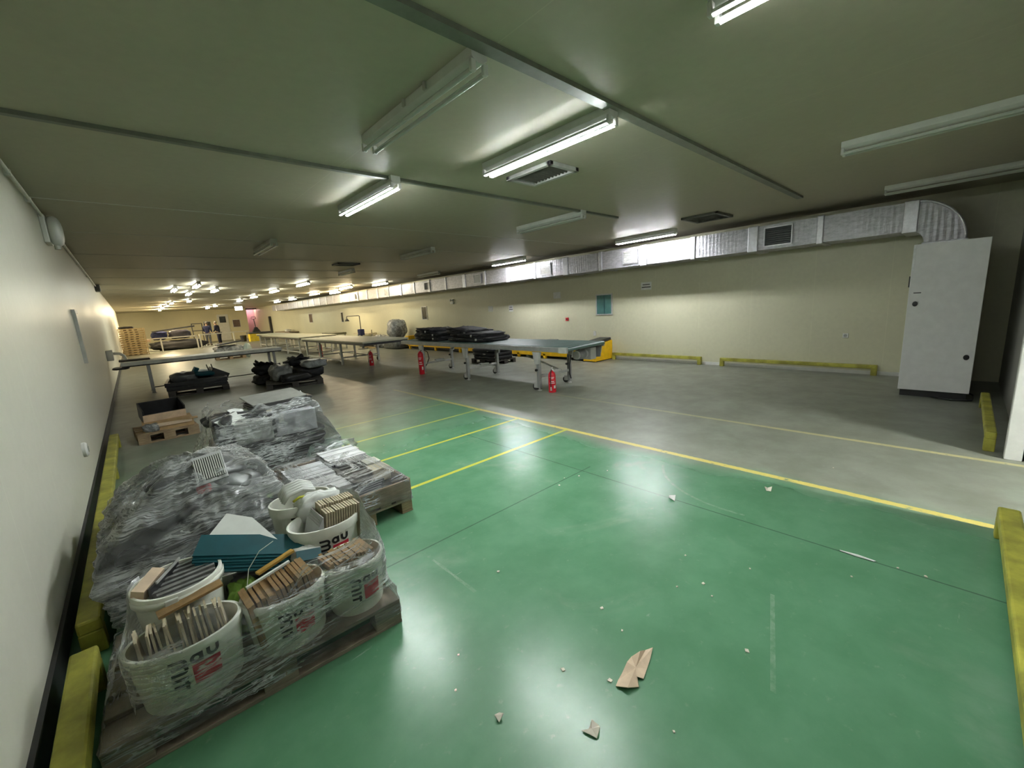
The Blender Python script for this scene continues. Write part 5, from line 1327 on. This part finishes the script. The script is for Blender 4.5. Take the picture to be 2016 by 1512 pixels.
for i, (x, y, rx, ry, rz, lab) in enumerate(((0.60, 5.16, 0.25, -0.15, 0.3, 'torn white card piece at the left on top of the tallest load'), (0.76, 5.34, 0.15, 0.05, -0.1, 'torn white card piece in the middle left on top of the tallest load'))):
    o = tag(MB().prism([(-0.12, -0.10), (-0.02, -0.13), (0.05, -0.09), (0.13, -0.11), (0.12, 0.02), (0.15, 0.10), (0.02, 0.08), (-0.05, 0.13), (-0.13, 0.09), (-0.10, 0.0)], -0.004, 0.004).build('white_card', PAPER), lab, 'card')
    o.location = (x, y, ZD + 0.255 + 0.03 * i); o.rotation_euler = (rx, ry, rz)
for i in range(4):
    o = tag(MB().lump((0, 0, 0), (0.62, 0.5, 0.03), 0.03, 40 + i, 28, 8, 0.3).build('black_sheet', BLACK, smooth=True), 'black panel tilted under the grey plate on top of the tallest load', 'panel', 'black panels on top of the tallest load')
    o.location = (1.12 + 0.01 * i, 5.36, ZD + 0.262 + 0.025 * i); o.rotation_euler = (0.05, -0.03, 0.12 + 0.03 * i)
o = tag(MB().box((0, 0, 0), (0.58, 0.46, 0.014)).build('grey_plate', PLATE, bevel=0.004), 'flat grey plate lying on top of the tallest wrapped load', 'plate')
o.location = (1.12, 5.45, ZD + 0.375); o.rotation_euler = (0.10, -0.02, 0.10)
lump_thing('beige_piece', 'small beige piece on the black panels on top of the tallest load', 'piece', (0.98, 5.10, ZD + 0.26), (0.06, 0.05, 0.04), 97, BEIGE, 0.2)
for i in range(6):
    o = tag(MB().lump((0, 0, 0), (0.22, 0.10, 0.08), 0.2, 50 + i, 20, 10, 0.5).build('black_clip', BLACK, smooth=True), 'black plastic clip among the white cards on top of the tallest load', 'clip', 'black clips on top of the tallest load')
    a = 0.9 * i; o.location = (0.62 + 0.13 * math.cos(a), 5.30 + 0.16 * math.sin(a), ZD + 0.25); o.rotation_euler = (0.1, 0.1, a)
wrap('creased clear stretch film around the tallest load of grey cartons', (0.98, 5.38),
     [(0.02, hull2(rect(0.14, 1.62, 4.86, 5.9) + [(0.05, 5.6)])), (0.16, rect(0.22, 1.62, 4.86, 5.9)), (0.30, rect(0.32, 1.63, 4.88, 5.88)), (0.46, rect(0.40, 1.56, 4.92, 5.84)), (0.62, rect(0.44, 1.48, 4.94, 5.80)), (0.74, rect(0.46, 1.45, 4.96, 5.79)), (0.80, rect(0.52, 1.40, 5.06, 5.76))],
     M_FILM, 13.0, lambda a: 0.02 * math.sin(a * 6) + 0.015 * math.sin(a * 13), 260, 0.016)
lump_thing('clear_film', 'loose clear film bulging between the tallest load and the crate', 'film', (1.42, 4.62, 0.0), (0.5, 0.34, 0.34), 99, M_FILM_CLEAR, 0.3)

# ================================================================== FLOOR DEBRIS
def scrap(name, label, poly, loc, mat, rz=0.0, cat='scrap', group=None, h=0.006, lift=0.02):
    n = len(poly); m = MB()
    P = [(x, y, lift * (0.4 + 0.6 * math.sin(i * 2.3)) if i % 2 else 0.0) for i, (x, y) in enumerate(poly)]
    c = (sum(p[0] for p in P) / n, sum(p[1] for p in P) / n, 0.008)
    m.add([c] + P, [(0, i + 1, (i + 1) % n + 1) for i in range(n)])
    o = m.build(name, mat); o.location = (loc[0], loc[1], 0.004); o.rotation_euler = (0, 0, rz)
    so = o.modifiers.new('thick', 'SOLIDIFY'); so.thickness = 0.003; so.offset = 1
    return tag(o, label, cat, group)
scrap('cardboard_scrap', 'torn pale brown cardboard piece lying flat on the green floor',
      [(-0.135, 0.02), (-0.12, -0.03), (-0.07, -0.055), (-0.04, -0.03), (-0.02, -0.05), (0.04, -0.035), (0.10, -0.02), (0.165, 0.0), (0.13, 0.02), (0.09, 0.028), (0.05, 0.05), (0.0, 0.045), (-0.06, 0.035), (-0.10, 0.03)], (1.46, 0.875), CARD_L, 0.02)
scrap('paper_scrap', 'small curled pale paper scrap near the bottom edge of the photo', [(-0.03, -0.01), (0.0, -0.022), (0.02, -0.018), (0.03, 0.012), (0.008, 0.018), (-0.01, 0.03), (-0.012, 0.05), (-0.022, 0.02)], (1.10, 0.845), CHIP, 0.6)
scrap('paper_scrap', 'tiny pale scrap on the floor left of the curled paper scrap', [(-0.016, -0.012), (0.014, -0.014), (0.016, 0.012), (-0.012, 0.016)], (0.865, 1.16), CHIP, 0.2)
scrap('paper_scrap', 'pale crumb on the green floor just inside the main yellow line', [(-0.03, -0.02), (0.02, -0.025), (0.035, 0.01), (0.0, 0.03), (-0.03, 0.015)], (3.83, 1.0), CHIP, 0.2, lift=0.03)
scrap('paper_scrap', 'small white scrap on the saw-cut joint in the middle of the green floor', [(-0.05, -0.02), (0.03, -0.03), (0.05, 0.02), (-0.02, 0.025)], (3.16, 1.54), PAPER, 0.5)
scrap('paper_scrap', 'thin white strip on the saw-cut joint at the right of the green floor', [(-0.09, -0.006), (0.0, -0.009), (0.09, -0.004), (0.085, 0.007), (0.0, 0.008), (-0.08, 0.006)], (3.16, 0.31), PAPER, PI / 2, lift=0.004)
rnd = random.Random(77)
cm = MB().prism([(-0.010, -0.006), (0.008, -0.008), (0.011, 0.005), (-0.004, 0.009)], 0, 0.004).build('paper_crumb', CHIP); COL.objects.unlink(cm)
for i, (x, y) in enumerate(((3.16, 0.12), (3.16, 0.0), (1.62, 1.05), (1.68, 1.22), (2.15, 1.0), (2.25, 0.9), (2.2, 0.82), (2.45, 1.1), (2.6, 0.75), (1.5, 1.9), (1.35, 0.93), (1.22, 1.12), (0.95, 1.55), (0.8, 1.4), (2.75, 2.45), (2.92, 2.52), (3.02, 2.44), (3.3, 2.3), (2.2, 5.0), (2.3, 4.6), (4.7, 0.7), (1.9, 0.55), (1.30, 0.62), (2.9, 0.3))):
    o = put(cm, (x + rnd.uniform(-0.02, 0.02), y, 0.001), (0, 0, rnd.uniform(0, 6)), 'tiny pale crumb scattered on the painted floor', 'crumb', 'pale crumbs on the floor'); s = rnd.uniform(0.5, 1.1); o.scale = (s, s, 1)

# ================================================================== PEOPLE (far end)
def skin_body(name, joints, edges, mat, parent=None, sub=2, root=0):
    me = bpy.data.meshes.new(name); me.from_pydata([j[:3] for j in joints], edges, [])
    me.materials.append(mat)
    o = bpy.data.objects.new(name, me); COL.objects.link(o)
    if parent: o.parent = parent
    sk = o.modifiers.new('skin', 'SKIN'); sk.use_smooth_shade = True
    if not me.skin_vertices: 
        me.attributes.new  # layer is created with the modifier
    lay = me.skin_vertices[0] if me.skin_vertices else None
    if lay:
        for i, j in enumerate(joints):
            lay.data[i].radius = (j[3], j[4] if len(j) > 4 else j[3])
            lay.data[i].use_root = (i == root)
    sb = o.modifiers.new('sub', 'SUBSURF'); sb.levels = sub; sb.render_levels = sub
    return o
def person(label, loc, rz, jacket, trousers, lean=0.0, arm_f=0.25):
    t = thing('person', label, 'person', loc, rz)
    # faces +Y in local space; lean bends the trunk forward
    def up(z, x=0, y=0):
        if z > 0.95: y += (z - 0.95) * lean
        return (x, y, z)
    J = []; E_ = []
    def add(p, r, par=None, r2=None):
        J.append((*p, r, r2 if r2 else r)); i = len(J) - 1
        if par is not None: E_.append((par, i))
        return i
    pel = add(up(0.95), 0.14, None, 0.11); wa = add(up(1.12), 0.135, pel, 0.10); ch = add(up(1.34), 0.165, wa, 0.115); nk = add(up(1.52), 0.055, ch); hb = add(up(1.60, 0, 0.01), 0.075, nk); hm = add(up(1.68, 0, 0.015), 0.088, hb, 0.098); ht = add(up(1.76, 0, 0.0), 0.06, hm)
    nose = add(up(1.665, 0, 0.115), 0.014, hm)
    for s in (-1, 1):
        hip = add((s * 0.10, 0, 0.88), 0.095, pel); kn = add((s * 0.11, 0.02, 0.48), 0.058, hip); an = add((s * 0.11, 0, 0.09), 0.038, kn); toe = add((s * 0.12, 0.15, 0.035), 0.03, an)
        sh = add(up(1.44, s * 0.17), 0.062, ch); el = add(up(1.16, s * 0.25, 0.04), 0.043, sh); wr = add(up(1.02, s * 0.20, arm_f), 0.028, el)
        pm = add(up(0.98, s * 0.185, arm_f + 0.07), 0.034, wr, 0.022)
        for f in range(4): 
            k1 = add(up(0.955 - 0.004 * f, s * (0.155 + 0.018 * f), arm_f + 0.125 - 0.006 * abs(f - 1)), 0.0085, pm)
            add(up(0.925 - 0.004 * f, s * (0.152 + 0.018 * f), arm_f + 0.15 - 0.006 * abs(f - 1)), 0.0075, k1)
        th = add(up(0.985, s * 0.145, arm_f + 0.09), 0.009, pm); add(up(0.97, s * 0.128, arm_f + 0.12), 0.008, th)
    skin_body('body', J, E_, SKIN, t)
    # jacket
    J, E_ = [], []
    a0 = add(up(0.86), 0.17, None, 0.135); a1 = add(up(1.12), 0.165, a0, 0.13); a2 = add(up(1.34), 0.19, a1, 0.14); a3 = add(up(1.48), 0.10, a2, 0.09)
    for s in (-1, 1):
        sh = add(up(1.44, s * 0.18), 0.085, a2); el = add(up(1.16, s * 0.26, 0.04), 0.064, sh); add(up(1.03, s * 0.205, arm_f - 0.02), 0.048, el)
    skin_body('jacket', J, E_, jacket, t)
    J, E_ = [], []
    b0 = add(up(0.95), 0.155, None, 0.125)
    for s in (-1, 1):
        hip = add((s * 0.10, 0, 0.86), 0.108, b0); kn = add((s * 0.11, 0.02, 0.48), 0.074, hip); add((s * 0.11, 0, 0.10), 0.062, kn)
    skin_body('trousers', J, E_, trousers, t)
    for s in (-1, 1):
        MB().lump((s * 0.115, 0.06, 0.045), (0.10, 0.28, 0.09), 0.04, 3, 20, 10, 0.6).build('shoe', BLACK, t, smooth=True)
    hz = up(1.70)
    MB().lump((hz[0], hz[1] - 0.02, hz[2] + 0.02), (0.185, 0.20, 0.17), 0.05, 2, 20, 10, 0.9).build('hair', HAIR, t, smooth=True)
    for s in (-1, 1):
        e = up(1.685, s * 0.033, 0.098); MB().lump(e, (0.02, 0.014, 0.014), 0, 0, 8, 6, 1).build('eye', BLACK, t)
        e = up(1.67, s * 0.095, 0.0); MB().lump(e, (0.02, 0.045, 0.06), 0, 0, 10, 6, 1).build('ear', SKIN, t)
    e = up(1.615, 0, 0.098); MB().lump(e, (0.05, 0.012, 0.012), 0, 0, 10, 6, 1).build('mouth', simple('lips', (0.30, 0.13, 0.11), 0.5), t)
    return t
p1 = person('person in dark blue jacket and grey trousers, left of the pair at the far end', (4.65, 41.6, 0), -0.5, BLUE, DENIM, 0.08)
p2 = person('person in dark navy clothes leaning in, right of the pair at the far end', (5.45, 41.9, 0), 0.9, NAVY, NAVY, 0.2)
for p in (p1, p2): p.scale = (1.06, 1.06, 1.06)
